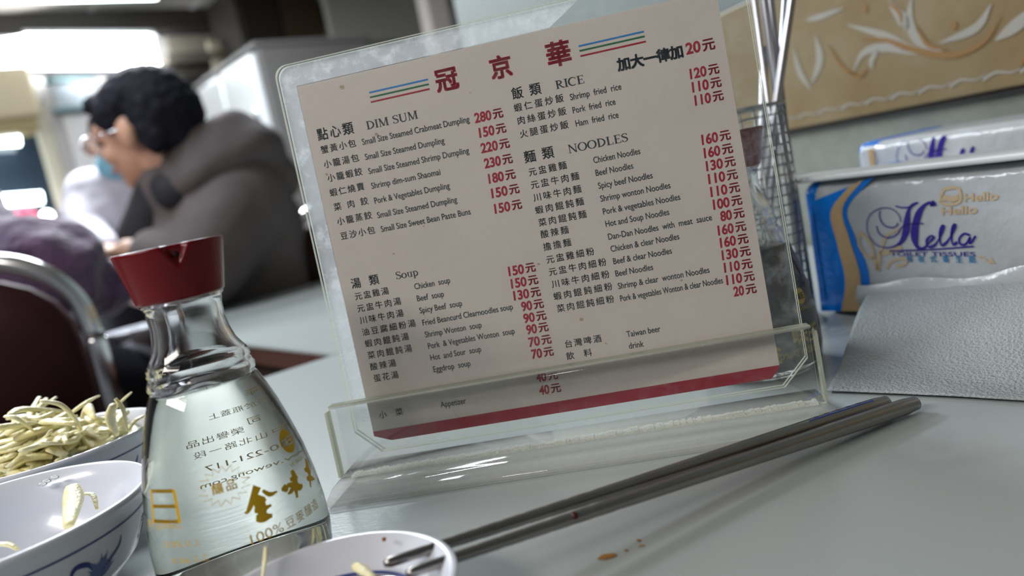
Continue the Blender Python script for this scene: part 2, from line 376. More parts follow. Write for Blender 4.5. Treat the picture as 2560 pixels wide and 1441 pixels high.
A_, Z_ = ab(118, 541, 5.35); bm = bmesh.new(); bmesh.ops.create_uvsphere(bm, u_segments=16, v_segments=10, radius=.035, matrix=Matrix.Translation(room(A_, 5.35, Z_)))
tag(obj('glow_ball', bm, M_tubeglow), 'small round glowing bulb below the right end of the lower tube light', 'lamp')  # emissive ball stands in for a round bright spot by the window
A_, Z_ = ab(70, 552, 5.3); bm = bmesh.new(); tube(bm, [room(A_, 5.4, Z_ - .22), room(A_, 5.4, Z_ - .1), room(A_, 5.4, Z_ + .02), room(A_, 5.4, Z_ + .09)], [.09, .12, .1, .02], 16)
tag(obj('paper_lantern', bm, mat('pink_paper', (.7, .06, .16), .6, emit=(.8, .08, .2), emit_s=.25)), 'pink paper lantern under the lower tube light', 'lantern')
# air conditioner
a0, z1 = ab(-330, 196, 5.2); a1, z0 = ab(108, 288, 5.2)
root = tag(empty('air_conditioner', room((a0 + a1) / 2, 5.3, z0)), 'cream wall air conditioner above the dark window', 'air conditioner')
bm = bmesh.new(); rbox(bm, a0, a1, 5.2, 5.46, z0, z1 + .02, .03); obj('case', bm, mat('cream_plastic', (.62, .53, .36), .45), root)
bm = bmesh.new(); rbox(bm, a0 + .04, a1 - .03, 5.23, 5.46, z0 - .07, z0, .01); obj('outlet', bm, mat('olive_plastic', (.32, .26, .12), .5), root)
# door
a0, z1 = ab(122, 200, 5.55); a1, _ = ab(262, 330, 5.55)
root = tag(empty('door_1', room((a0 + a1) / 2, 5.55, FLOOR)), kind='structure')
bm = bmesh.new(); rbox(bm, a0 + .02, a1, 5.56, 5.6, FLOOR, z1 - .22, .004); obj('door_leaf', bm, mat('door_white', (.78, .76, .76), .5), root, False)
bm = bmesh.new(); rbox(bm, a0, a1, 5.54, 5.6, z1 - .17, z1 - .02, .004); obj('transom', bm, mat('transom_glass', (.6, .68, .74), .15), root, False)
for (w0, w1) in ((z1 - .2, z1 - .17), (z1 - .02, z1 + .02)):
    bm = bmesh.new(); rbox(bm, a0 - .02, a1 + .02, 5.52, 5.6, w0, w1, .003); obj('door_rail', bm, mat('teal_rail', (.22, .34, .36), .4), root, False)
bm = bmesh.new(); rbox(bm, a1 - .12, a1 - .08, 5.5, 5.56, .28, .42, .01); obj('door_handle', bm, mat('brass', (.45, .33, .12), .3, metal=.8), root)
# dark shelving and frames right of the man's head
root = tag(empty('hanging_shelf', room(2.2, 5.2, .9)), 'dark olive shelf rack on the back wall behind the black-haired head', 'shelf')
on_back('back_panel', 415, 585, 92, 300, 5.45, .05, mat('olive_panel', (.20, .18, .14), .6), root)
on_back('shelf_board', 415, 600, 132, 146, 5.2, .25, mat('olive_board', (.11, .10, .08), .5), root)
on_back('shelf_board', 415, 600, 190, 204, 5.2, .25, M_darkwood, root)
on_back('post', 548, 575, 100, 330, 5.2, .04, mat('beige_post', (.42, .37, .28), .5), root)
# steel refrigerator: door face looks left, grey flank looks at us
FA, FB0, FB1, FZ = 1.66, 3.85, 4.85, 1.05
root = tag(empty('refrigerator', room(FA + .3, FB0 + .4, FLOOR)), 'tall steel refrigerator with shining doors behind the man', 'refrigerator')
M_flank = mat('grey_flank', (.12, .115, .11), .5); M_fdoor = mat('brushed_steel_door', (.86, .89, .90), .3, metal=.35)
bm = bmesh.new(); rbox(bm, FA, FA + .62, FB0, FB1, FLOOR + .05, FZ - .03, .01); obj('body', bm, M_flank, root, False)
for (b0, b1, z0, z1) in ((FB0 + .03, FB0 + .48, .42, FZ - .05), (FB0 + .52, FB1 - .03, .42, FZ - .05), (FB0 + .03, FB0 + .48, FLOOR + .1, .38), (FB0 + .52, FB1 - .03, FLOOR + .1, .38)):
    bm = bmesh.new(); rbox(bm, FA - .035, FA, b0, b1, z0, z1, .01); dr = obj('door', bm, M_fdoor, root, False)
    bm = bmesh.new(); rbox(bm, FA - .06, FA - .035, b0 + .03, b0 + .06, z0 + .15, z0 + .32, .006); obj('handle', bm, M_chrome, dr)
bm = bmesh.new(); rbox(bm, FA - .02, FA + .64, FB0 - .01, FB1, FZ - .03, FZ, .01); obj('top', bm, M_flank, root, False)
# dark cupboard hung under the ceiling right of it
a0, z1 = ab(600, 60, 4.9); a1, z0 = ab(822, 112, 4.9)
root = tag(empty('wall_cupboard', room((a0 + a1) / 2, 5.1, z0)), 'black-brown cupboard hung under the ceiling behind the refrigerator', 'cupboard')
bm = bmesh.new(); rbox(bm, a0, a1 - .28, 4.92, 5.4, z0, CEIL - .01, .005); obj('body', bm, M_darkwood, root, False)
bm = bmesh.new(); rbox(bm, a1 - .27, a1, 4.92, 5.4, z0 + .03, CEIL - .01, .005); obj('side_panel', bm, mat('brown_panel', (.07, .045, .025), .5), root, False)
bm = bmesh.new(); rbox(bm, a0 + .02, a1 - .3, 4.9, 4.92, z0 + .03, CEIL - .05, .004); obj('door', bm, M_darkwood, root, False)
# pale partition, mauve pipe and low grey cabinet between cupboard and right wall
bm = bmesh.new(); a0, z0 = ab(838, 108, 4.6); a1, _ = ab(1062, 60, 4.6); rbox(bm, a0, a1, 4.6, 4.66, z0, CEIL); tag(obj('wall_partition', bm, mat('partition_grey', (.36, .355, .32), .6), None, False), kind='structure')
a0, z0 = ab(920, 112, 4.2); a1, _ = ab(1140, 112, 4.2)
root = tag(empty('metal_locker', room((a0 + a1) / 2, 4.3, FLOOR)), 'grey metal locker right of the refrigerator', 'cabinet')
bm = bmesh.new(); rbox(bm, a0, a1, 4.2, 4.6, FLOOR, z0, .008); obj('body', bm, mat('locker_grey', (.22, .21, .19), .5), root, False)
bm = bmesh.new(); rbox(bm, a0 + .02, a1 - .02, 4.18, 4.2, FLOOR + .08, z0 - .03, .005); obj('door', bm, mat('locker_door', (.26, .25, .225), .5), root, False)
A_, _ = ab(1062, 60, 4.0); bm = bmesh.new(); tube(bm, [room(A_, 4.0, FLOOR), room(A_, 4.0, CEIL)], .022, 12); tag(obj('standing_pipe', bm, mat('mauve_pipe', (.12, .10, .11), .4)), 'dark upright pipe left of the pale right wall', 'pipe')
A_, _ = ab(1105, 60, 3.6); bm = bmesh.new(); rbox(bm, A_ - .07, A_ + .07, 3.6, 3.7, FLOOR, CEIL, .01); tag(obj('trim_3', bm, mat('jamb_pink', (.50, .45, .43), .5), None, False), 'pinkish jamb beside the standing pipe', kind='structure')

# ------------------------------------------------------------------ the two tables
def table(name, a0, a1, b0, b1, label, edge, th=.022):
    root = tag(empty(name, room((a0 + a1) / 2, (b0 + b1) / 2, FLOOR)), label, 'table')
    def slab(name_, i, z0, z1, m):          # the top is cut along the wall it stands against
        P_ = [room(a0 + i, b0 + i, 0), room(a1 - i, b0 + i, 0), room(a1 - i, b1 - i, 0), room(a0 + i, b1 - i, 0)]; out = []; lim = WOFF - .003 - i
        for k in range(4):
            p, q = P_[k], P_[(k + 1) % 4]; dp, dq = lim - p.dot(WN), lim - q.dot(WN)
            if dp >= 0: out.append(p)
            if dp * dq < 0: out.append(p.lerp(q, dp / (dp - dq)))
        bm = bmesh.new(); prism(bm, [(p.x, p.y) for p in out], lambda x, y, t: Vector((x, y, t)), z0, z1); bmesh.ops.recalc_face_normals(bm, faces=bm.faces[:])
        bmesh.ops.bevel(bm, geom=bm.edges[:], offset=.0009, segments=2, affect='EDGES'); obj(name_, bm, m, root, False)
    slab('laminate_top', 0, -.004, 0, M_table); slab('edge_band', .001, -.004 - th, -.0042, edge); slab('apron', .05, -.07, -.005 - th, M_edge)
    for a in (a0 + .07, a1 - .07):
        for b in (b0 + .07, b1 - .07):
            if room(a, b, 0).dot(WN) > WOFF - .05: continue
            bm = bmesh.new(); tube(bm, [room(a, b, -.03), room(a, b, FLOOR + .001)], .018, 12); obj('leg', bm, M_chrome, root)
    return root
P = Vector((-.19, .785, 0)); B1 = P.dot(EB)            # our table: left/far edge runs along EA through P
table('dining_table', -.60, .98, B1 - .98, B1, 'pale grey laminate table in front holding the menu and bottles', M_edge)
P2 = Vector((-.192, .792, 0)); A2 = P2.dot(EA)         # neighbour: near edge runs along EB from the contact
b_far = Vector((-.497, 1.695, 0)).dot(EB)
table('dining_table', A2 + .002, A2 + 1.25, B1 + .004, b_far, 'second pale table behind, under the seated man, dark red-brown edge', mat('brown_edge', (.09, .04, .03), .35))

# ------------------------------------------------------------------ menu holder (acrylic) and menu card
YAW, LEAN = math.radians(8.03), math.radians(2.13)
Hs = Vector((math.cos(YAW), -math.sin(YAW), 0)); Hn = Vector((math.sin(YAW), math.cos(YAW), 0))
Hu = (Hn * math.sin(LEAN) + Vector((0, 0, 1)) * math.cos(LEAN)); Hd = Hs.cross(Hu) * -1      # Hd points away from us
CB = Vector((-.0819, .384, .0210)); CW, CH = .1976, .1775
if Hd.y < 0: Hd = -Hd
def card(u, v, t=0.0): return CB + Hs * u + Hu * v + Hd * t
# homography photo -> card
src = [(748, 222), (1797, -32), (936, 1116), (1945, 942)]; dst = [(0, CH), (CW, CH), (0, 0), (CW, 0)]
A = []; bb = []
for (x, y), (u, v) in zip(src, dst):
    A += [[x, y, 1, 0, 0, 0, -u * x, -u * y], [0, 0, 0, x, y, 1, -v * x, -v * y]]; bb += [u, v]
hh = np.linalg.solve(np.array(A, float), np.array(bb, float))
def uv(x, y):
    w = hh[6] * x + hh[7] * y + 1; return ((hh[0] * x + hh[1] * y + hh[2]) / w, (hh[3] * x + hh[4] * y + hh[5]) / w)
root = tag(empty('menu_stand', (card(CW / 2, 0).x, card(CW / 2, 0).y, 0)), 'clear acrylic menu stand with a scratched sleeve and thick base', 'stand')
v0 = -.004; u0, u1 = -.0085, CW + .0125; vt = CH + .0105
sheet = [(u0 + .012, v0), (u1 - .012, v0), (u1, v0 + .012)] + rounded(u0, u1, v0, vt, (0, 0, .006, .006))[2:] + [(u0, v0 + .012)]
for (t0, t1) in ((-.0030, -.0006), (.0010, .0030)):
    bm = bmesh.new(); prism(bm, sheet, card, t0, t1); bmesh.ops.recalc_face_normals(bm, faces=bm.faces[:])
    bm.faces.ensure_lookup_table()
    for f in bm.faces:
        if len(f.verts) == 4: f.material_index = 1
    obj('sleeve_sheet', bm, [M_acry, M_rim], root, False)
bm = bmesh.new(); prism(bm, [(u0 + .0006, .012), (-.0004, .012), (-.0004, CH + .0004), (CW * .62, CH + .0004), (CW * .70, vt - .0006)] + rounded(u0 + .0006, u1, 0, vt - .0006, (0, 0, 0, .0056))[-7:], card, -.0004, .0008); obj('scuffed_sheen_margin', bm, M_scuffsheen, root, False)  # layer added between the sheets; its haze imitates reflections inside the scratched acrylic
bm = bmesh.new(); prism(bm, [(CW * .62 + .0004, CH + .0004), (CW + .0004, CH + .0004), (CW + .0004, .012), (u1 - .0006, .012), (u1 - .0006, vt - .004), (u1 - .004, vt - .0006), (CW * .70 + .0004, vt - .0006)], card, -.0004, .0008); obj('scuffed_sheen_margin', bm, M_scuff2, root, False)
# trough: front lip, back lip, base plate, dusty glue line
sl = 0; LIP0, LIP1 = -.0185, CW + .0165
lipv0, lipv1 = -.0128, .0235
def lip(t0, t1, v1, name, r):
    bm = bmesh.new(); prism(bm, rounded(LIP0, LIP1, lipv0, v1, (0, 0, r, r), 6), card, t0, t1); bmesh.ops.recalc_face_normals(bm, faces=bm.faces[:])
    for f in bm.faces:
        if len(f.verts) == 4: f.material_index = 1
    bmesh.ops.bevel(bm, geom=[e for e in bm.edges if len(e.link_faces) == 2 and {len(f.verts) for f in e.link_faces} != {4} ], offset=.0011, segments=3, affect='EDGES')
    return obj(name, bm, [M_acry, M_rim], root, True)
lip(-.0086, -.0036, lipv1, 'front_lip', .0028); lip(.0036, .0062, lipv1 - .001, 'back_lip', .0028)
M_lipedge = clear('frosted_lip_edge', tint=(.9, .92, .86), haze=.80, haze_col=(.60, .62, .53), scratch=.15, sscale=300, gloss=.12)
for nm, (ua, ub, va, vb) in (('lip_top_edge', (LIP0 + .002, LIP1 - .002, lipv1 - .0004, lipv1 + .0008)), ('lip_end_edge', (LIP0 - .0006, LIP0 + .0005, lipv0 + .001, lipv1 - .0022)), ('lip_end_edge', (LIP1 - .0005, LIP1 + .0006, lipv0 + .001, lipv1 - .0022))):
    bm = bmesh.new(); prism(bm, rounded(ua, ub, va, vb, (0, 0, .0006, .0006), 4), card, -.0088, -.0034); bmesh.ops.recalc_face_normals(bm, faces=bm.faces[:]); obj(nm, bm, M_lipedge, root, False)
bm = bmesh.new(); tube(bm, [card(LIP0 + .002, lipv1 - .0003, -.0086), card(LIP1 - .002, lipv1 - .0003, -.0086)], .0006, 8); obj('rounded_lip_rim', bm, clear('polished_rim', haze=.35, haze_col=(.9, .9, .88), scratch=.2, gloss=.12), root)
M_base = clear('acrylic_base', tint=(.96, .965, .95), haze=.32, haze_col=(.90, .89, .87), scratch=.06, sscale=220, gloss=.06)
C0 = Vector((CB.x, CB.y, 0))
def basep(u, d, z): return C0 + Hs * u + Hn * d + Vector((0, 0, z))
prof = [(-.0235, .0002), (-.0245, .0012), (-.0245, .0042), (-.0175, .0082), (.016, .0082), (.0225, .0045), (.0225, .0002)]
bm = bmesh.new()
rA = [bm.verts.new(basep(LIP0 - .0035 + (0.0 if d < -.02 else .002), d, z)) for d, z in prof]
rB = [bm.verts.new(basep(LIP1 + .0035 - (0.0 if d < -.02 else .002), d, z)) for d, z in prof]
bm.faces.new(rA); bm.faces.new(list(reversed(rB)))
for i in range(len(prof)): bm.faces.new((rA[i], rB[i], rB[(i + 1) % len(prof)], rA[(i + 1) % len(prof)]))
bmesh.ops.recalc_face_normals(bm, faces=bm.faces[:]); bmesh.ops.bevel(bm, geom=bm.edges[:], offset=.0007, segments=2, affect='EDGES')
obj('base_plate', bm, M_base, root, True)
bm = bmesh.new()
n = 150
for k in range(n):
    u = LIP0 + .006 + (LIP1 - LIP0 - .01) * k / n; u2 = u + (LIP1 - LIP0) / n * 1.0
    h = .0012 + .0009 * random.random()
    prism(bm, [(u, lipv0 + .0002), (u2, lipv0 + .0002), (u2, lipv0 + h), (u, lipv0 + h * .9)], card, -.0090 - random.random() * .0003, -.0035)
o = obj('dusty_glue_line', bm, clear('glue_dust', haze=.5, haze_col=(.90, .90, .85), scratch=.5, sscale=900), root, False); o['kind'] = 'stuff'

# the card itself with everything printed on it
mroot = tag(empty('menu_card', (card(CW / 2, 0).x, card(CW / 2, 0).y, .0205)), 'cream restaurant menu card with black dishes and red prices in the stand', 'menu')
ch = .0085
outline = [(ch, 0.0005), (CW - ch * .5, 0.0005), (CW, ch * .6), (CW, CH), (0, CH), (0, ch * .45)]
bm = bmesh.new(); prism(bm, outline, card, 0, .0006); obj('paper', bm, M_paper, mroot, False)
def pr(x, y): return card(x, y, -.00012)
def printed(name, m, fn):
    bm = bmesh.new(); fn(bm); return obj(name, bm, m, mroot, False)
bl0 = uv(1380, 1012)[1]; 
printed('red_bar', M_bar, lambda bm: bm.faces.new([bm.verts.new(pr(*p)) for p in ((ch, .0005), (CW - ch * .5, .0005), (CW, ch * .6), (CW, .0062), (0, .0062), (0, ch * .45))]))
PXM = 5314.0
def fit(x0, y0, x1, y1):
    a = uv(x0, y0); b = uv(x1, y1); return a[0], (a[1] + b[1]) / 2, b[0] - a[0]
dishes = """蟹黃小包|807,387,896,373|Small Size Steamed Crabmeat Dumpling|910,364,1179,310|280|1191,306,1264,296
小籠湯包|814,424,903,409|Small Size Steamed Dumpling|917,402,1116,364|150|1202,344,1271,333
小籠蝦餃|823,459,911,443|Small Size Steamed Shrimp Dumpling|925,437,1177,389|220|1206,383,1279,371
蝦仁燒賣|828,495,916,481|Shrimp dim-sum Shaomai|932,475,1105,443|230|1214,421,1286,410
菜 肉 餃|838,532,925,516|Pork & Vegetables Dumpling|939,511,1128,478|180|1224,459,1293,449
小籠蒸餃|846,568,934,552|Small Size Steamed Dumpling|946,548,1146,512|150|1231,496,1302,485
豆沙小包|854,605,941,589|Small Size Sweet Bean Paste Buns|955,584,1179,541|150|1238,534,1308,525
蝦仁蛋炒飯|1289,278,1415,254|Shrimp  fried  rice|1430,249,1558,222|120|1729,190,1804,180
肉絲蛋炒飯|1297,311,1421,286|Pork  fried  rice|1436,282,1543,260|110|1734,224,1809,213
火腿蛋炒飯|1303,344,1426,320|Ham  fried  rice|1443,315,1550,293|110|1740,257,1814,247
元盅雞麵|1324,441,1420,421|Chicken Noodles|1486,407,1603,384|160|1756,356,1830,346
元盅牛肉麵|1329,472,1451,449|Beef Noodles|1491,439,1585,421|160|1761,389,1835,380
川味牛肉麵|1335,503,1456,482|Spicy beef Noodles|1497,471,1633,445|130|1766,422,1841,412
蝦肉餛飩麵|1339,534,1462,514|Shrimp wonton Noodles|1502,503,1677,470|110|1771,455,1846,444
菜肉餛飩麵|1347,566,1468,545|Pork & vegetables Noodles|1508,535,1701,499|110|1776,487,1851,477
酸辣麵|1352,596,1423,584|Hot and Soup Noodles|1514,566,1673,537|100|1782,519,1856,509
擔擔麵|1358,627,1429,616|Dan-Dan Noodles  with  meat  sauce|1520,598,1779,550|80|1800,549,1861,540
元盅雞細粉|1365,659,1486,638|Chicken & clear Noodles|1526,629,1697,598|160|1793,584,1865,574
元盅牛肉細粉|1371,689,1516,665|Beef & clear Noodles|1532,660,1678,634|160|1798,615,1870,605
川味牛肉細粉|1378,720,1523,695|Beef Noodles|1537,691,1631,675|130|1802,646,1875,636
蝦肉餛飩細粉|1382,750,1530,726|Shrimp & clear  wonton Noodles|1543,722,1771,681|110|1807,677,1879,668
菜肉餛飩細粉|1390,781,1534,757|Pork & vegetables Wonton & clear Noodles|1548,752,1804,708|110|1812,708,1884,699
||||20|1830,738,1888,729
元盅雞湯|888,756,974,741|Chicken  soup|1037,728,1126,713|150|1271,691,1340,682
元盅牛肉湯|894,787,1004,766|Beef  soup|1043,758,1110,747|150|1277,722,1346,713
川味牛肉湯|900,815,1010,797|Spicy Beef  soup|1049,788,1155,770|130|1283,752,1352,743
油豆腐細粉湯|905,844,1040,823|Fried Beancurd Clearnoodles soup|1056,818,1281,778|90|1302,780,1359,772
蝦肉餛飩湯|912,873,1023,856|Shrimp Wonton  soup|1062,848,1203,824|90|1307,810,1365,801
菜肉餛飩湯|919,903,1030,884|Pork  & Vegetables Wonton  soup|1069,876,1285,839|90|1314,838,1370,830
酸辣湯|925,932,990,921|Hot  and Sour  soup|1075,906,1201,884|70|1319,869,1377,861
蛋花湯|933,961,996,950|Eggdrop  soup|1082,936,1174,919|70|1326,899,1382,891
||||40|1337,957,1392,950
小 菜|946,1052,1006,1043|Appetizer|1099,1024,1162,1013|40|1344,989,1399,982
台灣啤酒|1408,870,1501,856|Taiwan beer|1563,843,1647,829||
飲 料|1412,900,1477,891|drink|1568,872,1605,867||"""
for row in dishes.split('\n'):
    c, cp, l, lp, p, pp = row.split('|')
    if c:
        u, v, w = fit(*map(float, cp.split(',')))
        printed('dish_text', M_ink, lambda bm: cjk(bm, c, u, v, w, .0040, pr, .006))
    if l:
        u2, v2, w2 = fit(*map(float, lp.split(',')))
        printed('english_text', M_ink, lambda bm: latin(bm, l, u2, v2, w2, .0041, pr, .008))
    if p:
        u3, v3, w3 = fit(*map(float, pp.split(',')))
        def price(bm, u3=u3, v3=v3, w3=w3, p=p):
            k = w3 - .0054
            latin(bm, p, u3, v3, k - .0004, .0062, pr, .028, .06); cjk(bm, '元', u3 + k + .0004, v3 + .0002, .0050, .0050, pr, .03)
        printed('price_text', M_inkred, price)
for (c, box_, em, hs, off, m) in (('點心類', (799, 354, 891, 339), .0062, .9, .012, M_ink), ('飯 類', (1285, 247, 1359, 233), .0058, .95, .012, M_ink), ('麵 類', (1314, 407, 1389, 393), .0060, .95, .012, M_ink), ('湯 類', (880, 727, 950, 715), .0054, .95, .012, M_ink), ('加大一律加', (1549, 172, 1716, 138), .0062, 1.0, .045, M_ink)):
    u, v, w = fit(*box_); printed('heading_text', m, lambda bm: cjk(bm, c, u, v, w, em, pr, off, hs))
for (s, box_, h) in (('DIM SUM', (921, 326, 1051, 302), .0038), ('RICE', (1394, 221, 1467, 207), .0037), ('NOODLES', (1423, 382, 1574, 353), .0038), ('Soup', (991, 704, 1048, 694), .0036)):
    u, v, w = fit(*box_); printed('heading_text', M_ink, lambda bm: serif(bm, s, u, v, w, h, pr))
u, v, w = fit(1720, 129, 1794, 117)
printed('price_text', M_inkred, lambda bm: (latin(bm, '20', u, v, w * .5, .0068, pr, .028, .06), cjk(bm, '元', u + w * .56, v, w * .42, .0058, pr, .03)))
for (c, x0, y0, em) in (('冠', 1098, 236, .0112), ('京', 1234, 203, .0108), ('華', 1375, 171, .0118)):
    u, v = uv(x0, y0); printed('title_character', M_inkred, lambda bm: cjk(bm, c, u, v + .001, em, em, pr, .034))
for (pts) in (((928, 235, 1075, 201), M_blue), ((930, 247, 1077, 213), M_green), ((932, 259, 1079, 225), M_inkred), ((1452, 113, 1615, 75), M_blue), ((1454, 125, 1617, 87), M_green), ((1456, 138, 1620, 100), M_inkred)):
    b4, m = pts; u, v, w = fit(*b4); printed('stripe', m, lambda bm: put(bm, ribbon([(u, v), (u + w, v)], .00075), pr))
def spots(bm):
    for (x, y, r) in ((860, 222, .0012), (1180, 233, .0003), (945, 340, .0009), (820, 442, .0007), (985, 640, .0005), (1510, 860, .0004), (1450, 800, .001), (1700, 700, .0006), (1060, 570, .0004), (1345, 662, .0006)):
        u, v = uv(x, y); put(bm, arc(u, v, r / 2, r / 3, 0, 360, r, 10), pr)
printed('grease_spots', mat('grease', (.45, .36, .24), .4), spots)

# ------------------------------------------------------------------ condiment bottles
BP = [(0, .029), (.002, .0315), (.006, .0336), (.014, .0345), (.024, .0343), (.036, .0331), (.048, .0311), (.058, .0286), (.068, .0258), (.076, .0229), (.081, .0207),
      (.0822, .0198), (.0834, .0205), (.0852, .0206), (.0864, .0198), (.0870, .0198), (.0879, .0192), (.0888, .0197), (.0905, .0196), (.092, .0188), (.0935, .0178), (.0965, .0160), (.101, .0147), (.106, .0140), (.111, .0141), (.1145, .0147), (.1152, .0156), (.1168, .0158), (.1178, .0156)]
def br(z):
    for (z0, r0), (z1, r1) in zip(BP, BP[1:]):
        if z <= z1: return r0 + (r1 - r0) * max(0, (z - z0)) / (z1 - z0)
    return BP[-1][1]
def bottle(name, x, y, label, filled_to, liquid_m, glass_m, gold_m, spout_deg, th=.0024):
    root = tag(empty(name, (x, y, 0)), label, 'bottle')
    inner = [(z if z > .005 else .005, max(r - th - (.0015 if z < .02 else 0), .002)) for z, r in BP if z >= .002]
    inner[0] = (.006, inner[1][1] - .003)
    bm = bmesh.new(); c = (x, y, 0)
    prof = [(.0012, .012), (.0002, .0275)] + [(z if z > 0 else .0006, r) for z, r in BP] + list(reversed([(z, r) for z, r in inner if z < .118])) + [(.005, .012)]
    lathe(bm, prof, 96, c, cap0=True, cap1=True); bmesh.ops.recalc_face_normals(bm, faces=bm.faces[:])
    obj('glass_body', bm, glass_m, root)
    bm = bmesh.new(); pl = [(z, r + .0003) for z, r in inner if z < filled_to] 
    pl = [(.0055, .012)] + pl + [(filled_to, br(filled_to) - th + .0003)]
    lathe(bm, pl, 96, c, cap0=True, cap1=True); bmesh.ops.recalc_face_normals(bm, faces=bm.faces[:]); obj('liquid', bm, liquid_m, root)
    # cap with a triangular pouring notch
    z0, z1, r0, r1 = .1162, .1368, .0165, .0206
    sp = math.radians(spout_deg)
    def cf(p, a, z, r):
        da = (a - sp + math.pi) % (2 * math.pi) - math.pi
        f = (z - (z1 - .0085)) / .0085
        if f > 0 and abs(da) * r < .0058 * f:
            dd = .0026 * min(1, (1 - abs(da) * r / (.0058 * f)) * 2.2) * min(1, f * 1.8); k = (r - dd) / r; return Vector((p.x * k, p.y * k, p.z))
        return p
    pc = [(z0, .0155), (z0, r0 - .0005), (z0 + .0006, r0)] + [(z0 + .0006 + (z1 - .0012 - z0 - .0006) * k / 24, r0 + (r1 - r0) * k / 24) for k in range(1, 25)] + [(z1 - .0004, r1), (z1, r1 - .0006), (z1, r1 - .0014), (z1 - .0018, r1 - .0022), (z1 - .0024, r1 - .006), (z1 - .0024, .002)]
    bm = bmesh.new(); lathe(bm, pc, 220, c, cap0=True, cap1=True, fn=cf); bmesh.ops.recalc_face_normals(bm, faces=bm.faces[:]); cap = obj('cap', bm, M_red, root)
    bm = bmesh.new(); zz = z1 - .0038; rr = r0 + (r1 - r0) * .82 - .0026
    cpt = Vector((x + math.cos(sp) * rr, y + math.sin(sp) * rr, zz)); dv = Vector((math.cos(sp), math.sin(sp), 0))
    tube(bm, [cpt - dv * .002, cpt + dv * .0007], .0011, 14); obj('pour_hole', bm, M_dark, cap)
    def surf(phi, z, eps=.00015):     # phi = 0 faces the camera, grows to the right
        a0 = math.atan2(-y, -x); a = a0 + phi; r = br(z) + eps
        return Vector((x + math.cos(a) * r, y + math.sin(a) * r, z))
    def hit(px, py):
        d = ray(px, py); t = (y * .6) / d.y
        for _ in range(4000):
            p = CAM + d * t
            if 0 < p.z < .13 and math.hypot(p.x - x, p.y - y) < br(p.z): break
            t += .0002
        a = math.atan2(p.y - y, p.x - x) - math.atan2(-y, -x); a = (a + math.pi) % (2 * math.pi) - math.pi
        return a, p.z
    def label_(name_, fn, m=gold_m):
        bm = bmesh.new(); fn(bm); return obj(name_, bm, m, root, False)
    return root, surf, hit, label_
def mapper(surf, phi0, z0, rot=0.0, back=False):
    r = br(z0); c, s = math.cos(rot), math.sin(rot)
    def f(x, y):
        X, Y = x * c - y * s, x * s + y * c
        return surf(phi0 + X / r, z0 + Y)
    return f
def gold_front(surf, label_, P1, P2, P3, P4, seal_m, s=1.0):
    """seal, brand line, three brush characters, grain line; P = (phi, z) of each centre"""
    f = mapper(surf, *P1)
    def seal(bm):
        put(bm, arc(0, 0, .0021 * s, .0025 * s, 0, 360, .0044 * s, 36), f)
    sl_ = label_('seal_emblem', seal); bm = bmesh.new(); f_hi = mapper(lambda a, z: surf(a, z, .0003), *P1); cjk(bm, '味王', -.0036 * s, -.0016 * s, .0072 * s, .0038 * s, f_hi, .03); obj('seal_characters', bm, seal_m, sl_, False)
    f2 = mapper(surf, *P2); label_('brand_text', lambda bm: latin(bm, 'VE WONG', -.006 * s, -.001 * s, .012 * s, .0024 * s, f2, .0))
    if callable(P3): P3(label_)
    else:
      for chz, Pq, em in (('金', P3[0], .0135), ('味', P3[1], .0112), ('王', P3[2], .0105)):
          fq = mapper(surf, *Pq); label_('brush_character', lambda bm: cjk(bm, chz, -em / 2 * s, -em * .4 * s, em * s, em * s, fq, .05))
    f4 = mapper(surf, *P4); label_('grain_text', lambda bm: (latin(bm, '100%', -.014 * s, -.002 * s, .0125 * s, .0052 * s, f4), cjk(bm, '豆麥釀造', -.0005 * s, -.002 * s, .0195 * s, .0046 * s, f4, .002)))
VX, VY = -.1268, .31
root, surf, hit, lab = bottle('vinegar_bottle', VX, VY, 'clear glass vinegar bottle with red cap and gold lettering, front left', .0815, M_vinegar, M_glass, M_gold, -62)
def brush_marks(label_):
    def pt(x, y): a, z = hit(330 + x / 2.996, 960 + y / 2.996); return (a * .034, z)
    bl = lambda w: (lambda s: w * (.45 + .55 * math.sin(math.pi * min(1, s + .1))))
    for strokes in (
      [([(935, 768), (915, 830), (885, 920), (862, 962), (840, 966)], lambda s: .0030 * (1 - s) ** .8 + .0003), ([(975, 800), (1030, 828), (1085, 806)], bl(.0018)), ([(968, 838), (955, 890), (975, 960), (985, 1036)], bl(.0044)), ([(922, 888), (965, 880), (1000, 862)], bl(.003)), ([(915, 952), (975, 940), (1042, 908)], bl(.0024)), ([(928, 1008), (985, 1002), (1048, 986)], bl(.0036))],
      [([(1128, 768), (1146, 792), (1150, 812)], bl(.0034)), ([(1192, 648), (1215, 700), (1222, 780), (1234, 855)], bl(.0030)), ([(1180, 720), (1240, 700)], bl(.0020)), ([(1158, 762), (1215, 758), (1276, 762)], bl(.0022)), ([(1210, 770), (1190, 805), (1165, 826)], bl(.0018)), ([(1222, 765), (1250, 785), (1275, 770)], bl(.0018))],
      [([(1298, 562), (1308, 610), (1300, 640)], bl(.0026)), ([(1288, 645), (1315, 650), (1338, 662)], bl(.0022)), ([(1312, 600), (1325, 680), (1335, 775)], bl(.0026)), ([(1305, 712), (1340, 708), (1364, 714)], bl(.0024))]):
        label_('brush_character', lambda bm: [put(bm, curve2([pt(*q) for q in pts], w), lambda x, y: surf(x / .034, y)) for pts, w in strokes])
gold_front(surf, lab, hit(717, 1103), hit(745, 1150), brush_marks, hit(715, 1310), mat('pale_knockout', (.62, .64, .60), .4))
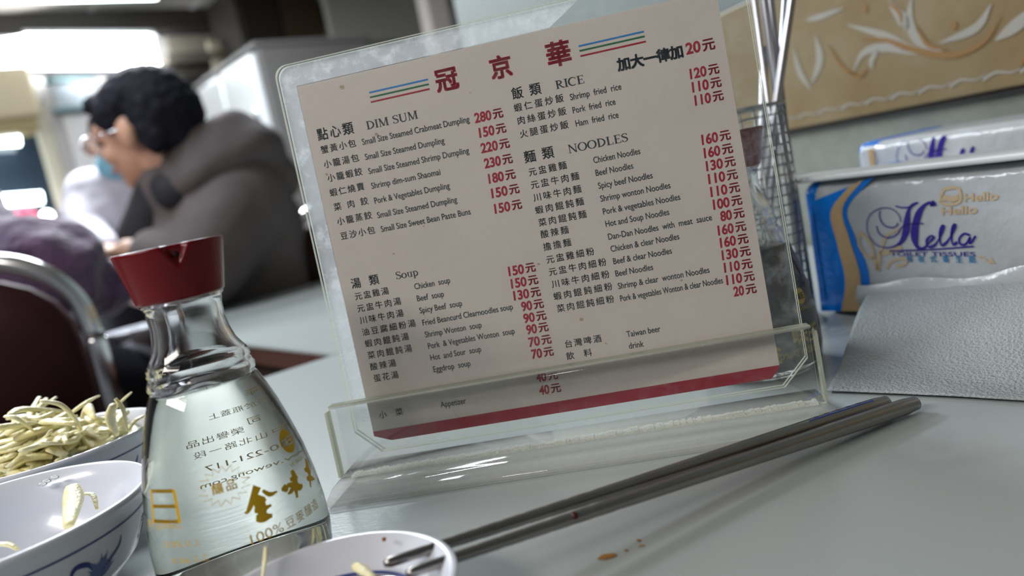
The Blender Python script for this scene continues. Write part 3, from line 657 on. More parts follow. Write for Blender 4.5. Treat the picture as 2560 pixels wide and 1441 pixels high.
def frame_box(bm):
    f = mapper(surf, *hit(408, 1268))
    for q in ([(-.0068, .0055), (.0062, .0055)], [(-.0068, 0), (.0068, 0)], [(-.0068, -.0055), (.0068, -.0055)], [(-.0062, .006), (-.0066, -.006)], [(.0062, .006), (.0068, -.006)]):
        put(bm, ribbon(q, .0013), f)
lab('gold_frame', frame_box)
for (s_, px, py, w, em, cj) in (('(g/100mL)', 420, 1315, .012, .0032, '標示'), ('13.0%', 432, 1362, .009, .0032, '以上'), ('0.56', 452, 1402, .008, .0030, '以上')):
    f = mapper(surf, *hit(px, py)); lab('nutrition_text', lambda bm: (latin(bm, s_, -w / 2, -.001, w, em, f), cjk(bm, cj, w / 2 + .001 if cj != '標示' else -w / 2 - .0075, -.001, .0065, .003, f)))
# print on the far side, read mirrored through the vinegar
def backtext(items):
    for (phi, z, s_, w, em, cj) in items:
        f = mapper(surf, math.pi + phi, z)
        lab('rear_text', lambda bm: cjk(bm, s_, -w / 2, 0, w, em, f) if cj else latin(bm, s_, -w / 2, 0, w, em, f), M_goldr)
backtext([(-.40, .0635, '二年', .0065, .0026, 1), (-.62, .0655, '存放期限', .010, .0028, 1), (-.42, .0585, '製造日期標示於瓶蓋上', .026, .0026, 1), (-.50, .0520, '有限公司', .017, .0034, 1), (.02, .0495, '榮譽出品', .013, .0032, 1),
          (-.28, .0445, '台北市中山北路一段', .030, .0030, 1), (-.2, .0380, '0080-221-117', .022, .0034, 0), (-.2, .0320, 'www.vewong.com', .026, .0030, 0)])
def star(bm):
    f = mapper(surf, *hit(560, 1215)); n = 17; pts = []
    for k in range(2 * n + 1):
        r = .0062 if k % 2 else .0088; a = math.pi * k / n; pts.append((math.cos(a) * r * 1.05, math.sin(a) * r * .8))
    put(bm, ribbon(pts, .0003), f); cjk(bm, '釀品', -.0045, -.002, .009, .0042, f, .02)
lab('starburst', star)

SX, SY = .133, .447
M_goldd = mat('dull_gold_print', (.42, .30, .06), .45)
root, surf2, hit2, lab2 = bottle('soy_sauce_bottle', SX, SY, 'dark soy sauce bottle with red cap standing behind the menu', .071, M_soy, M_glass, M_goldd, -100)
gold_front(surf2, lab2, hit2(1999, 740), hit2(2003, 772), ((hit2(1950, 850)[0] - .2, hit2(2000, 840)[1] - .006), hit2(2000, 838), hit2(2033, 828)), hit2(1985, 885), M_soy, .95)

# ------------------------------------------------------------------ bowls, ginger, saucer
def bowl(name, x, y, rim, h, foot, label, sauce=False):
    root = tag(empty(name, (x, y, 0)), label, 'bowl' if not sauce else 'saucer')
    th = .0026
    if sauce: outer = [(.0004, foot), (.003, foot + .0006), (.006, foot * 1.2), (.012, rim * .82), (h - .003, rim * .96), (h - .0008, rim)]
    else: outer = [(.0004, foot), (.004, foot), (.0055, foot + .001), (.010, rim * .70), (.018, rim * .83), (.028, rim * .90), (h - .008, rim * .945), (h - .0035, rim * .965), (h - .0028, rim * .99), (h - .0018, rim)]
    inner = [(z + (.004 if i < 3 else .0012), max(r - th - (0.004 if i < 2 else 0), .002)) for i, (z, r) in enumerate(outer) if z > .004]
    prof = [(.0008, foot * .8)] + outer + [(h - .0006, rim - .0004), (h, rim - .0014), (h - .0006, rim - .0028)] + list(reversed([(z, r) for z, r in inner if z < h - .004])) 
    zi = prof[-1][0]
    bm = bmesh.new(); lathe(bm, prof + [(zi - .001, .012), (zi - .001, .002)], 110, (x, y, 0), cap0=True, cap1=True); bmesh.ops.recalc_face_normals(bm, faces=bm.faces[:])
    obj('shell', bm, M_porc, root)
    def ro(z):
        for (z0, r0), (z1, r1) in zip(outer, outer[1:]):
            if z <= z1: return r0 + (r1 - r0) * max(0, z - z0) / (z1 - z0)
        return outer[-1][1]
    def out(phi, z, e=.0002):
        a = math.atan2(-y, -x) + phi; r = ro(z) + e; return Vector((x + math.cos(a) * r, y + math.sin(a) * r, z))
    return root, out, ro, zi
def bowl_print(root, out, ro, h):
    bm = bmesh.new(); put(bm, ribbon([(2 * math.pi * k / 120, h - .0095) for k in range(121)], .0008), lambda a, z: out(a, z)); obj('blue_rim_line', bm, M_cobalt, root, False)
    for k in range(8):
        f = lambda x, y, k=k: out(.55 + k * math.pi / 4 + x / ro(h - .02), h - .021 + y)
        bm = bmesh.new()
        for (q, w) in (([(-.011, -.001), (-.008, .005), (-.003, .004), (-.001, .001)], .0016), ([(-.002, -.008), (.004, -.002), (.012, .003), (.014, .007)], .0012), ([(-.009, -.009), (-.002, -.007), (.006, -.003)], .0010)):
            put(bm, curve2(q, lambda s, w=w: w * (.3 + math.sin(math.pi * s))), f)
        put(bm, arc(-.0105, -.0015, .0005, .0005, 0, 360, .0013, 10), f); obj('scroll_print', bm, M_cobalt, root, False)
        bm = bmesh.new()
        for j in range(9):
            a = math.radians(20 + j * 17); L_ = .0085 + .002 * math.sin(j * 2.3)
            put(bm, curve2([(.003, -.004), (.003 + math.cos(a) * L_ * .5, -.004 + math.sin(a) * L_ * .55), (.003 + math.cos(a) * L_, -.004 + math.sin(a) * L_)], lambda s: .0026 * math.sin(math.pi * min(1, s + .15)) + .0003, 4), f)
        obj('flower_print', bm, M_cobl, root, False)
H1 = .045
r1, out1, ro1, zi1 = bowl('bowl', -.2256, .3064, .0632, H1, .026, 'nearest white bowl with blue floral print, nearly empty, left edge')
bowl_print(r1, out1, ro1, H1)
r2, out2, ro2, zi2 = bowl('bowl', -.269, .4300, .0590, H1, .026, 'white bowl heaped with shredded ginger behind the nearly empty one')
bowl_print(r2, out2, ro2, H1)
def shred(bm, p, dirv, L_, w, curl, flat=.5):
    d = Vector(dirv).normalized(); s = d.cross(Vector((0, 0, 1))).normalized() if abs(d.z) < .95 else Vector((1, 0, 0)); u = s.cross(d)
    pts = []; n = 7
    for k in range(n):
        t = k / (n - 1); pts.append(Vector(p) + d * L_ * t + (s * curl + u * curl * .5) * math.sin(t * math.pi * .9) * L_)
    tube(bm, pts, [w * (.55 + .45 * math.sin(math.pi * min(1, k / (n - 1) + .12))) for k in range(n)], 6, True, flat)
rnd = random.Random(3)
bm = bmesh.new()
for k in range(300):
    a = rnd.random() * 6.283; rr = .050 * math.sqrt(rnd.random()); z = .016 + (1 - (rr / .055) ** 2) * .034 * rnd.random() ** .5 + .012
    x, y = -.269 + math.cos(a) * rr, .430 + math.sin(a) * rr
    th = rnd.random() * 6.283; L_ = .018 + .022 * rnd.random(); dv = (math.cos(th), math.sin(th), rnd.uniform(-.25, .25))
    e = (x + dv[0] * L_, y + dv[1] * L_)
    if math.hypot(e[0] + .269, e[1] - .430) > .052: continue
    shred(bm, (x, y, z), dv, L_, .0022 + .0024 * rnd.random(), rnd.uniform(-.3, .3), .45)
tag(obj('ginger_heap', bm, M_ginger), 'pale yellow heap of shredded ginger filling the rear bowl', 'ginger', kind='stuff')
def sh_px(name, pts, w, label, z=None, y=None, flat=.45):
    P3 = [at_y(px, py, yy) for px, py, yy in pts]; bm = bmesh.new(); q = bez(P3, 6); n = len(q)
    tube(bm, q, [w * (.5 + .5 * math.sin(math.pi * min(1, k / (n - 1) * .9 + .12))) for k in range(n)], 8, True, flat)
    return tag(obj(name, bm, M_ginger), label, 'ginger', 'loose ginger shreds')
sh_px('ginger_shred', [(100, 1003, .40), (150, 1012, .405), (185, 1045, .41), (205, 1085, .415)], .0028, 'long ginger shred arching up left from the heap')
sh_px('ginger_shred', [(12, 1041, .40), (45, 1048, .40), (95, 1088, .41)], .002, 'thin ginger shred poking out at the far left of the heap')
sh_px('ginger_shred', [(328, 982, .43), (300, 1008, .43), (270, 1050, .425)], .0016, 'thin straight ginger shred rising highest at the right of the heap')
sh_px('ginger_shred', [(288, 997, .42), (308, 1025, .42), (318, 1078, .42)], .0020, 'curved ginger shred leaning against the right rim of the heaped bowl')
sh_px('ginger_shred', [(282, 1012, .415), (276, 1045, .415), (292, 1090, .415)], .0046, 'broad flat ginger shred standing at the right of the heap')
sh_px('ginger_shred', [(205, 1045, .44), (218, 1020, .44), (236, 1050, .43)], .0032, 'short bent ginger shred behind the middle of the heap')
sh_px('ginger_shred', [(359, 1040, .43), (335, 1055, .425), (322, 1078, .42)], .002, 'ginger shred on the rim of the heaped bowl beside the vinegar')
sh_px('ginger_shred', [(180, 1217, .333), (183, 1255, .322), (172, 1318, .302)], .0042, 'broad ginger shred stuck inside the nearly empty bowl')
sh_px('ginger_shred', [(200, 1236, .335), (232, 1238, .333), (243, 1275, .325)], .0013, 'thin curled ginger shred inside the nearly empty bowl')
sh_px('ginger_shred', [(-20, 1362, .292), (20, 1362, .292), (45, 1375, .29)], .0016, 'ginger shred low at the left edge inside the nearly empty bowl')
bm = bmesh.new()
for (px, py, yy) in ((135, 1195, .36), (115, 1205, .36), (105, 1212, .359)): bmesh.ops.create_icosphere(bm, subdivisions=2, radius=.0014, matrix=Matrix.Translation(at_y(px, py, yy)) @ Matrix.Diagonal((1.8, .4, .7, 1)))
tag(obj('water_drops', bm, M_glass), 'small water drops clinging inside the nearly empty bowl', 'water', kind='stuff')

DX, DY, DR, DH = -.0762, .2326, .0424, .0225
r3, out3, ro3, zi3 = bowl('saucer', DX, DY, DR, DH, .02, 'small white saucer of brown dipping sauce at the bottom edge', True)
bm = bmesh.new(); put(bm, ribbon([(DX + .0245 * math.cos(k / 60 * 6.2832), DY + .0245 * math.sin(k / 60 * 6.2832)) for k in range(61)], .0008), lambda x, y: Vector((x, y, zi3 + .0012))); 
bm = bmesh.new(); lathe(bm, [(zi3 + .0012, .002), (zi3 + .0022, .024), (zi3 + .0026, .0285)], 60, (DX, DY, 0)); 
tag(obj('dipping_sauce', bm, mat('brown_sauce', (.09, .03, .006), .08)), 'brown dipping sauce pooled in the saucer', 'sauce')
bm = bmesh.new(); lathe(bm, [(zi3 + .0030, .0288), (zi3 + .0036, .0298)], 60, (DX, DY, 0)); obj('blue_line', bm, M_cobalt, r3, True)
sh_px('ginger_shred', [(664, 1368, .262), (662, 1400, .26), (655, 1450, .255)], .0009, 'upright ginger sliver standing at the left of the saucer')
sh_px('ginger_shred', [(888, 1412, .252), (905, 1425, .248), (935, 1446, .242)], .0022, 'pale ginger shred lying in the dipping sauce')
bm = bmesh.new(); p = at_y(960, 1349, .262); bmesh.ops.create_icosphere(bm, subdivisions=2, radius=.0008, matrix=Matrix.Translation(p)); tag(obj('sauce_drop', bm, mat('sauce_drop', (.30, .10, .02), .1)), 'tiny brown sauce drop on the saucer wall', 'sauce')

# ------------------------------------------------------------------ steel chopsticks on the saucer
def chopstick(tip, end, wt, we, label, mark=False):
    tip, end = Vector(tip), Vector(end); root = tag(empty('chopstick', (end.x, end.y, end.z - .003)), label, 'chopsticks', 'steel chopstick pair')
    d = (end - tip); L_ = d.length; d.normalize(); s = d.cross(Vector((0, 0, 1))).normalized(); u = s.cross(d)
    bm = bmesh.new(); st = [(0, .55), (.004, .9), (.01, 1.0)] + [(.015 + k * .005, 1.0) for k in range(10)]
    rings = []
    n = 18; xs = [0, .002, .006] + [.012 + .0018 * k for k in range(38)] + [.085 + (L_ - .085) * k / 24 for k in range(25)] + [L_ + .001, L_ + .0018]
    for i, x in enumerate(xs):
        t = x / L_; w = (wt + (we - wt) * min(1, t * 1.15)) / 2
        if i == 0: w *= .6
        if .012 <= x < .08 and i % 5 == 0: w *= .95
        if x > L_: w *= (.86 if x < L_ + .0015 else .55)
        fl = 1.0
        rings.append([bm.verts.new(tip + d * x + s * math.cos(2 * math.pi * k / n) * w + u * math.sin(2 * math.pi * k / n) * w * fl) for k in range(n)])
    for i in range(len(rings) - 1):
        for k in range(n): bm.faces.new((rings[i][k], rings[i][(k + 1) % n], rings[i + 1][(k + 1) % n], rings[i + 1][k]))
    bm.faces.new(list(reversed(rings[0]))); bm.faces.new(rings[-1]); bmesh.ops.recalc_face_normals(bm, faces=bm.faces[:])
    obj('shaft', bm, M_steel, root)
    if mark:
        def f(x, y):
            r = we / 2; a = math.radians(75) + y / r
            return tip + d * (L_ - .042 + x) + s * -math.cos(a) * (r + .0001) + u * (math.sin(a) * (r + .0001))
        bm = bmesh.new(); cjk(bm, '高級不銹鋼', 0, -.001, .028, .0028, f); obj('engraved_text', bm, mat('engraving', (.02, .02, .04), .5), root, False)
        bm = bmesh.new(); put(bm, ribbon([(-.004, .0021), (.034, .0021)], .0004), f); put(bm, ribbon([(-.004, -.0022), (.034, -.0022)], .0004), f); obj('blue_line', bm, mat('blue_enamel', (.01, .06, .5), .4), root, False)
    return root, tip, d, L_
t1 = at_y(960, 1411, .247); t2 = at_y(1016, 1436, .238)
e1 = at_z(2212, 1008, .0052); e2 = at_z(2284, 1010, .0042)
c1 = chopstick(t1, e1, .0034, .0070, 'steel chopstick with dark engraved characters, upper of the pair', True)
c2 = chopstick(t2, e2, .0034, .0072, 'plain steel chopstick, lower and nearer of the pair')
bm = bmesh.new(); _, tp_, d_, L_ = c2; p = tp_ + d_ * .062 + Vector((-.0002, -.0012, .0011)); bmesh.ops.create_icosphere(bm, subdivisions=2, radius=.0015, matrix=Matrix.Translation(p)); tag(obj('sauce_drop', bm, mat('dark_drop', (.05, .006, .003), .08)), 'dark red sauce drop clinging to the lower chopstick', 'sauce')
def stain(px, py, rx, ry, label):
    p = at_z(px, py, .0003); bm = bmesh.new(); vs = []
    for k in range(26):
        a = k / 26 * 6.283; w = 1 + .22 * noise.noise((math.cos(a) * 1.3 + px, math.sin(a) * 1.3, 3)); vs.append(bm.verts.new((p.x + math.cos(a) * rx * w, p.y + math.sin(a) * ry * w, .0004)))
    c = bm.verts.new((p.x, p.y, .0007))
    for k in range(26): bm.faces.new((vs[k], vs[(k + 1) % 26], c))
    tag(obj('sauce_stain', bm, mat('stain', (.32, .15, .03), .15)), label, 'stain', 'dried sauce spots')
stain(1518, 1392, .0034, .0019, 'largest orange-brown sauce stain on the table')
stain(1565, 1377, .0007, .0007, 'tiny sauce spot just right of the largest stain')
stain(1597, 1352, .0009, .0008, 'small sauce spot farthest right, below the chopsticks')
stain(1603, 1366, .0013, .0004, 'faint streak of sauce beside the small spot')

# ------------------------------------------------------------------ tissue packs against the wall
TP = at_z(2045, 784, 0); TD = Vector((.39, -.921, 0)).normalized(); TN = Vector((TD.y, -TD.x, 0))    # TN faces us
if TN.dot(CAM - TP) < 0: TN = -TN
def pk(s, z, t=0.0): return TP + TD * s + TN * t + Vector((0, 0, z))
def onpk(px, py): p = at_plane(px, py, TP, TN); return (p - TP).dot(TD), p.z
M_film = mat('white_film', (.41, .435, .455), .22, spec=.6, noise_amt=.08, noise_scale=12, bump=.25, bump_scale=45)
M_filmblue = mat('blue_film', (.0, .16, .62), .22, spec=.6, bump=.2, bump_scale=45); M_filmtan = mat('tan_film', (.46, .32, .17), .3, bump=.15)
M_navy = mat('navy_ink', (.025, .012, .22), .35); M_sky = mat('sky_ink', (.10, .34, .60), .35); M_tan2 = mat('tan_ink', (.46, .36, .23), .4)
HP = .092
def pack(name, off, label, length, hp, detail=True):
    root = tag(empty(name, pk(length / 2, 0, off - .05)), label, 'tissue pack')
    bm = bmesh.new(); Mx = Matrix(((TD.x, -TN.x, 0, TP.x + TN.x * off), (TD.y, -TN.y, 0, TP.y + TN.y * off), (0, 0, 1, 0), (0, 0, 0, 1)))
    vs = box(bm, (0, 0, .0005), (length, .095, hp), .010, Mx, 5); obj('film_wrap', bm, M_film, root)
    return root
root = pack('tissue_pack', 0, 'front toilet tissue pack, white and blue with navy script lettering', .24, HP)
def pkprint(name, m, geo, t=.0004):
    bm = bmesh.new(); geo(bm, lambda x, y: pk(x, y, t)); return obj(name, bm, m, root, False)
def stripg(L1, L2):   # region between two pixel polylines of equal length
    a = [onpk(*p) for p in L1]; b = [onpk(*p) for p in L2]
    a = bez([(x, y, 0) for x, y in a], 6); b = bez([(x, y, 0) for x, y in b], 6)
    vs = [(p.x, p.y) for q in zip(a, b) for p in q]; return (vs, [(2 * i, 2 * i + 1, 2 * i + 3, 2 * i + 2) for i in range(len(a) - 1)])
Lw = [(2029, 500), (2033, 600), (2042, 700), (2052, 776)]
tanL = [(2122, 468), (2078, 530), (2094, 610), (2114, 700), (2105, 778)]; tanR = [(2160, 448), (2108, 520), (2126, 600), (2152, 690), (2152, 778)]
bluR = [(2188, 440), (2120, 520), (2138, 590), (2172, 680), (2174, 778)]; bluL = [(2040, 500), (2028, 560), (2036, 640), (2046, 710), (2054, 778)]
pkprint('blue_band', M_filmblue, lambda bm, f: put(bm, stripg([(x, y) for x, y in bluL], bluR), f), .0003)
pkprint('tan_wave', M_filmtan, lambda bm, f: put(bm, stripg(tanL, tanR), f), .0006)
bm = bmesh.new()                                             # blue end cap and shoulder of the film
Mx = Matrix(((TD.x, -TN.x, 0, TP.x), (TD.y, -TN.y, 0, TP.y), (0, 0, 1, 0), (0, 0, 0, 1)))
box(bm, (-.0008, -.0003, .0003), (.0215, .0955, HP + .0006), .0100, Mx, 5); obj('blue_end', bm, M_filmblue, root)
def st(pts, w, n=8):
    q = [onpk(*p) for p in pts]; return curve2(q, w, n)
C5 = lambda x, y: (2100 + x / 5.146, 440 + y / 5.146)
def hello(bm, f):
    S = lambda pts, w: put(bm, st([C5(*p) for p in pts], w), f)
    S([(1000, 345), (900, 420), (870, 560), (850, 720), (780, 860), (640, 920), (480, 890), (380, 770), (350, 640), (390, 500), (520, 420), (660, 420), (760, 500), (790, 600)], lambda s: .0006 + .0042 * math.exp(-((s - .2) / .11) ** 2))
    S([(1210, 385), (1180, 345), (1100, 370), (1020, 480), (975, 640), (965, 800), (1000, 910), (1070, 935), (1150, 860), (1210, 790), (1170, 770), (1120, 840), (1140, 910), (1220, 890), (1290, 790), (1340, 650), (1310, 650), (1290, 780), (1310, 890), (1380, 850), (1450, 740), (1490, 630), (1460, 640), (1440, 780), (1460, 880), (1520, 850)], lambda s: .0010 + .0038 * math.exp(-((s - .17) / .07) ** 2) + .0008 * math.sin(s * 40) ** 2)
    S([(1680, 760), (1600, 745), (1540, 810), (1560, 880), (1630, 870), (1680, 790), (1670, 860), (1700, 850), (1750, 770)], .0013)
    S([(520, 450), (515, 530), (570, 630), (680, 665), (745, 625), (740, 600)], .0008)
    S([(475, 640), (510, 740), (620, 795), (740, 750), (800, 660), (900, 620), (1080, 610)], .0008)
    S([(720, 385), (800, 405), (890, 400), (940, 360), (1010, 340)], .0009)
    S([(1205, 385), (1200, 360), (1180, 350)], .004)
    S([(640, 965), (1200, 945), (1730, 905)], .0009)
pkprint('script_lettering', M_navy, hello, .0005)
def small(bm, f):
    a = onpk(*C5(655, 1035)); b = onpk(*C5(1745, 990)); latin(bm, 'TOILET TISSUES', a[0], min(a[1], b[1]) + .0003, b[0] - a[0], .0036, f, .01)
pkprint('small_lettering', M_navy, small)
def blues(bm, f):
    a = onpk(*C5(865, 1125)); b = onpk(*C5(1755, 1085)); cjk(bm, '抽取式衛生紙', a[0], (a[1] + b[1]) / 2, b[0] - a[0], .0044, f, .03)
pkprint('small_lettering', M_sky, blues)
def motif(name, strokes):
    pkprint(name, M_tan2, lambda bm, f: [put(bm, st([C5(*p) for p in pts], w), f) for pts, w in strokes])
motif('leaf_motif', [([(440, 1060), (330, 1010), (250, 880), (265, 740), (380, 840), (430, 960), (440, 1060)], .0022), ([(490, 1220), (470, 1120), (430, 1050)], .003), ([(490, 1220), (520, 1000), (600, 780), (760, 680)], lambda s: .0034 - .002 * s), ([(520, 1000), (700, 960), (760, 930), (800, 940)], .003)])
motif('leaf_motif', [([(600, 1200), (680, 1090), (850, 1070), (830, 1140), (720, 1160)], .0018)])
motif('stem_motif', [([(1790, 1040), (1850, 1050), (1920, 1110), (1975, 1085)], lambda s: .0008 + .004 * s ** 6)])
motif('gold_emblem', [([(1290, 340), (1330, 190), (1400, 160), (1500, 150), (1550, 200), (1540, 330), (1400, 370), (1290, 340)], .0018), ([(1310, 290), (1380, 285), (1450, 300), (1530, 270)], .003)])
for (s_, x, y, x2, y2) in (('Hello', 1600, 335, 2040, 300), ('Hello', 1310, 510, 1770, 470)):
    a = onpk(*C5(x, y)); b = onpk(*C5(x2, y2)); pkprint('gold_lettering', M_tan2, lambda bm, f: latin(bm, s_, a[0], (a[1] + b[1]) / 2, b[0] - a[0], .0065, f, .03, .15))
# folded top seam: white strip along the front of the top
p0 = onpk(2040, 428); p1 = onpk(2560, 376)
bm = bmesh.new(); box(bm, (-.008, -.006, HP + .0012), (.245, .022, HP + .0052), .0016, Mx, 3); obj('top_seam', bm, mat('white_seam', (.56, .60, .61), .4), root)
# torn opening flap above the pulled sheet
def lerp(a, b, t): return a + (b - a) * t
op = [onpk(*p) for p in ((2150, 708), (2250, 700), (2400, 690), (2560, 668), (2720, 650))]
bm = bmesh.new()
q = bez([(x, y, 0) for x, y in op], 8)
rows = []
for k in range(5):
    rows.append([bm.verts.new(pk(p.x, p.y - .004 * k + .0015 * math.sin(p.x * 90 + k), .0010 + .0045 * math.sin(math.pi * (k + .6) / 5.2))) for p in q])
for r_a, r_b in zip(rows, rows[1:]):
    for i in range(len(r_a) - 1): bm.faces.new((r_a[i], r_a[i + 1], r_b[i + 1], r_b[i]))
obj('opening_flap', bm, M_film, root)
# tissue sheet pulled out and draped on the table
top = [onpk(*p) for p in ((2175, 735), (2300, 722), (2430, 712), (2560, 700), (2760, 680))]
top = [pk(x, max(z, .012), .0012) for x, z in top]
bot = [at_z(*p, .0012) for p in ((2068, 979), (2225, 985), (2390, 993), (2560, 1003), (2760, 1010))]
bm = bmesh.new(); nu, nv = 60, 46; grid = []
tt = bez(top, 15); b2 = bez(bot, 15); m_ = len(tt) - 1
for j in range(nv + 1):
    v = j / nv; row = []
    for i in range(m_ + 1):
        A_, B_ = tt[i], b2[i]; hump = A_.z * (1 - v) ** 2.2 + .006 * math.sin(math.pi * v) * (1 - v)
        x = lerp(A_.x, B_.x, v ** .85); y = lerp(A_.y, B_.y, v ** .85)
        z = max(hump, 0.0012) + .0035 * (noise.noise((x * 28, y * 28, 1.0)) * .5 + .5) * (1 - v) * min(1, v * 6) + .0008 * (noise.noise((x * 60, y * 60, 4)) + .6) * (1 - v * .8)
        row.append(bm.verts.new((x, y, z)))
    grid.append(row)
for j in range(nv):
    for i in range(m_): bm.faces.new((grid[j][i], grid[j + 1][i], grid[j + 1][i + 1], grid[j][i + 1]))
o = tag(obj('tissue_sheet', bm, mat('tissue_paper', (.37, .40, .41), .85, bump=.5, bump_scale=700)), 'white embossed tissue sheet pulled from the pack onto the table', 'tissue')
md = o.modifiers.new('thickness', 'SOLIDIFY'); md.thickness = .0007; md.offset = 1
# second pack behind, taller, only its top shows
root = tag(empty('tissue_pack', pk(.12, 0, -.16)), 'second tissue pack behind, blue end and navy script top', 'tissue pack')
Mx2 = Matrix(((TD.x, -TN.x, 0, TP.x - TN.x * .105), (TD.y, -TN.y, 0, TP.y - TN.y * .105), (0, 0, 1, 0), (0, 0, 0, 1)))
bm = bmesh.new(); box(bm, (-.045, 0, .0005), (.24, .085, .1075), .008, Mx2, 4); obj('film_wrap', bm, M_film, root)
bm = bmesh.new(); box(bm, (-.0456, .0005, .001), (-.018, .0845, .1082), .008, Mx2, 4); obj('blue_end', bm, M_filmblue, root)
def pk2(s, z, t=0.0): return pk(s, z, -.105 + t)
bm = bmesh.new(); put(bm, ribbon([(-.028, .02), (-.028, .103)], .005), lambda x, y: pk2(x, y, .0014)); obj('tan_wave', bm, M_filmtan, root, False)
bm = bmesh.new(); q2 = at_plane(2243, 385, pk2(0, 0), TN); DS = (q2 - TP).dot(TD) - onpk(2168, 560)[0]; hello(bm, lambda x, y: pk2(x + DS, min(y + .0335, .1045), .0006)); obj('script_lettering', bm, M_navy, root, False)

# ------------------------------------------------------------------ wire chopstick holder with steel chopsticks
HX, HY, HR, HT = .186, .556, .029, 0.0
p = at_y(1935, 262, .55); HT = p.z; HX = p.x - .026; HY = .545
root = tag(empty('chopstick_holder', (HX, HY, 0)), 'wire mesh chopstick holder behind the soy sauce bottle', 'holder')
M_wire = mat('wire', (.30, .31, .31), .3, metal=1)
for z in (HT, .004):
    bm = bmesh.new(); tube(bm, [(HX + HR * math.cos(k / 36 * 6.2832), HY + HR * math.sin(k / 36 * 6.2832), z) for k in range(37)], .0014, 8, False); obj('rim_ring', bm, M_wire, root)
bm = bmesh.new()
for k in range(20):
    a = k / 20 * 6.2832; tube(bm, [(HX + HR * math.cos(a), HY + HR * math.sin(a), .004), (HX + HR * math.cos(a), HY + HR * math.sin(a), HT)], .0007, 5)
for j in range(1, 22):
    z = .004 + (HT - .004) * j / 22; tube(bm, [(HX + HR * math.cos(k / 24 * 6.2832), HY + HR * math.sin(k / 24 * 6.2832), z) for k in range(25)], .0006, 5, False)
o = obj('wire_mesh', bm, M_wire, root); o['kind'] = 'stuff'
bm = bmesh.new(); lathe(bm, [(.001, HR - .001), (.003, HR - .001)], 36, (HX, HY, 0), True, True); obj('bottom_plate', bm, M_wire, root)
M_steel2 = mat('bright_steel', (.40, .41, .44), .3, metal=1)
sticks = [((2010, 0), (1935, 300), 'brightest chopstick, leaning right out of the wire holder', .0030), ((1905, 0), (1955, 330), 'chopstick leaning left in the wire holder, thin end up', .0030), ((1925, -5), (1960, 300), 'chopstick just right of the left-leaning one', .0028),
          ((1968, 0), (1950, 180), 'thin chopstick behind, standing near upright', .0022), ((1886, 0), (1925, 300), 'leftmost thin chopstick beside the menu sleeve', .0022), ((1925, 130), (1905, 330), 'short bright chopstick close to the sleeve edge', .0030)]
for i, (pa, pb, lb, w) in enumerate(sticks):
    yy = HY - .012 + .006 * i; A_ = at_y(*pa, yy + .004 * i); B_ = at_y(*pb, yy); dd = (B_ - A_).normalized()
    t_end = (B_.z - .006) / -dd.z
    C_ = B_ + dd * t_end; dx, dy = C_.x - HX, C_.y - HY; rr = math.hypot(dx, dy)
    if rr > HR - .006: C_.x = HX + dx / rr * (HR - .006); C_.y = HY + dy / rr * (HR - .006)
    top_ = A_ - dd * .05 if pa[1] < 10 else A_
    top_ = B_ + (B_ - C_).normalized() * (top_ - B_).length
    bm = bmesh.new(); n = 30; tube(bm, [top_.lerp(C_, k / n) for k in range(n + 1)], [w * (.75 + .25 * (1 - k / n)) * (.88 if (k > 16 and k % 2) else 1) for k in range(n + 1)], 12)
    tag(obj('upright_chopstick', bm, M_steel2), lb, 'chopstick', 'steel chopsticks in the wire holder')

# ------------------------------------------------------------------ people and chairs, out of focus
def capsule(bm, a, b, ra, rb, n=14):
    a, b = Vector(a), Vector(b); d = b - a
    for c, r in ((a, ra), (b, rb)): bmesh.ops.create_uvsphere(bm, u_segments=n, v_segments=9, radius=r, matrix=Matrix.Translation(c))
    if d.length > 1e-5: tube(bm, [a, b], [ra, rb], n)
def ell(bm, c, r, fwd=None, up=(0, 0, 1)):
    M = Matrix.Translation(Vector(c))
    if fwd is not None: M = M @ frame(fwd, up)
    bmesh.ops.create_uvsphere(bm, u_segments=20, v_segments=14, radius=1, matrix=M @ Matrix.Diagonal((*r, 1)))
def frame(fwd, up=(0, 0, 1)):        # local x = right, y = forward, z = up
    f = Vector(fwd).normalized(); u = Vector(up); r = f.cross(u).normalized(); u = r.cross(f)
    return Matrix(((r.x, f.x, u.x, 0), (r.y, f.y, u.y, 0), (r.z, f.z, u.z, 0), (0, 0, 0, 1)))
def fused(name, build, m, parent, vox=.009, smooth=4, disp=0.0, dscale=20):
    bm = bmesh.new(); build(bm); me = bpy.data.meshes.new(name); bm.to_mesh(me); bm.free()
    o = bpy.data.objects.new(name, me); COL.objects.link(o)
    r = o.modifiers.new('r', 'REMESH'); r.mode = 'VOXEL'; r.voxel_size = vox
    s = o.modifiers.new('s', 'SMOOTH'); s.iterations = smooth; s.factor = .6
    dg = bpy.context.evaluated_depsgraph_get(); me2 = bpy.data.meshes.new_from_object(o.evaluated_get(dg)); bpy.data.objects.remove(o)
    for p in me2.polygons: p.use_smooth = True
    if disp:
        for v in me2.vertices: v.co += Vector(v.normal) * disp * noise.noise(Vector(v.co) * dscale)
    me2.materials.clear(); me2.materials.append(m); me2.name = name
    o = bpy.data.objects.new(name, me2); COL.objects.link(o); o.parent = parent; o.matrix_parent_inverse = mw(parent).inverted(); return o
M_skin = mat('skin', (.52, .30, .20), .5, sss=.1); M_skin2 = mat('skin_pale', (.60, .38, .30), .5)
M_hair = mat('black_hair', (.006, .006, .012), .8, spec=.25); M_jacket = mat('taupe_jacket', (.095, .078, .076), .8, noise_amt=.35, noise_scale=7, bump=.3, bump_scale=14)
M_jdark = mat('dark_lining', (.012, .012, .016), .8); M_trous = mat('dark_trousers', (.02, .02, .03), .8)
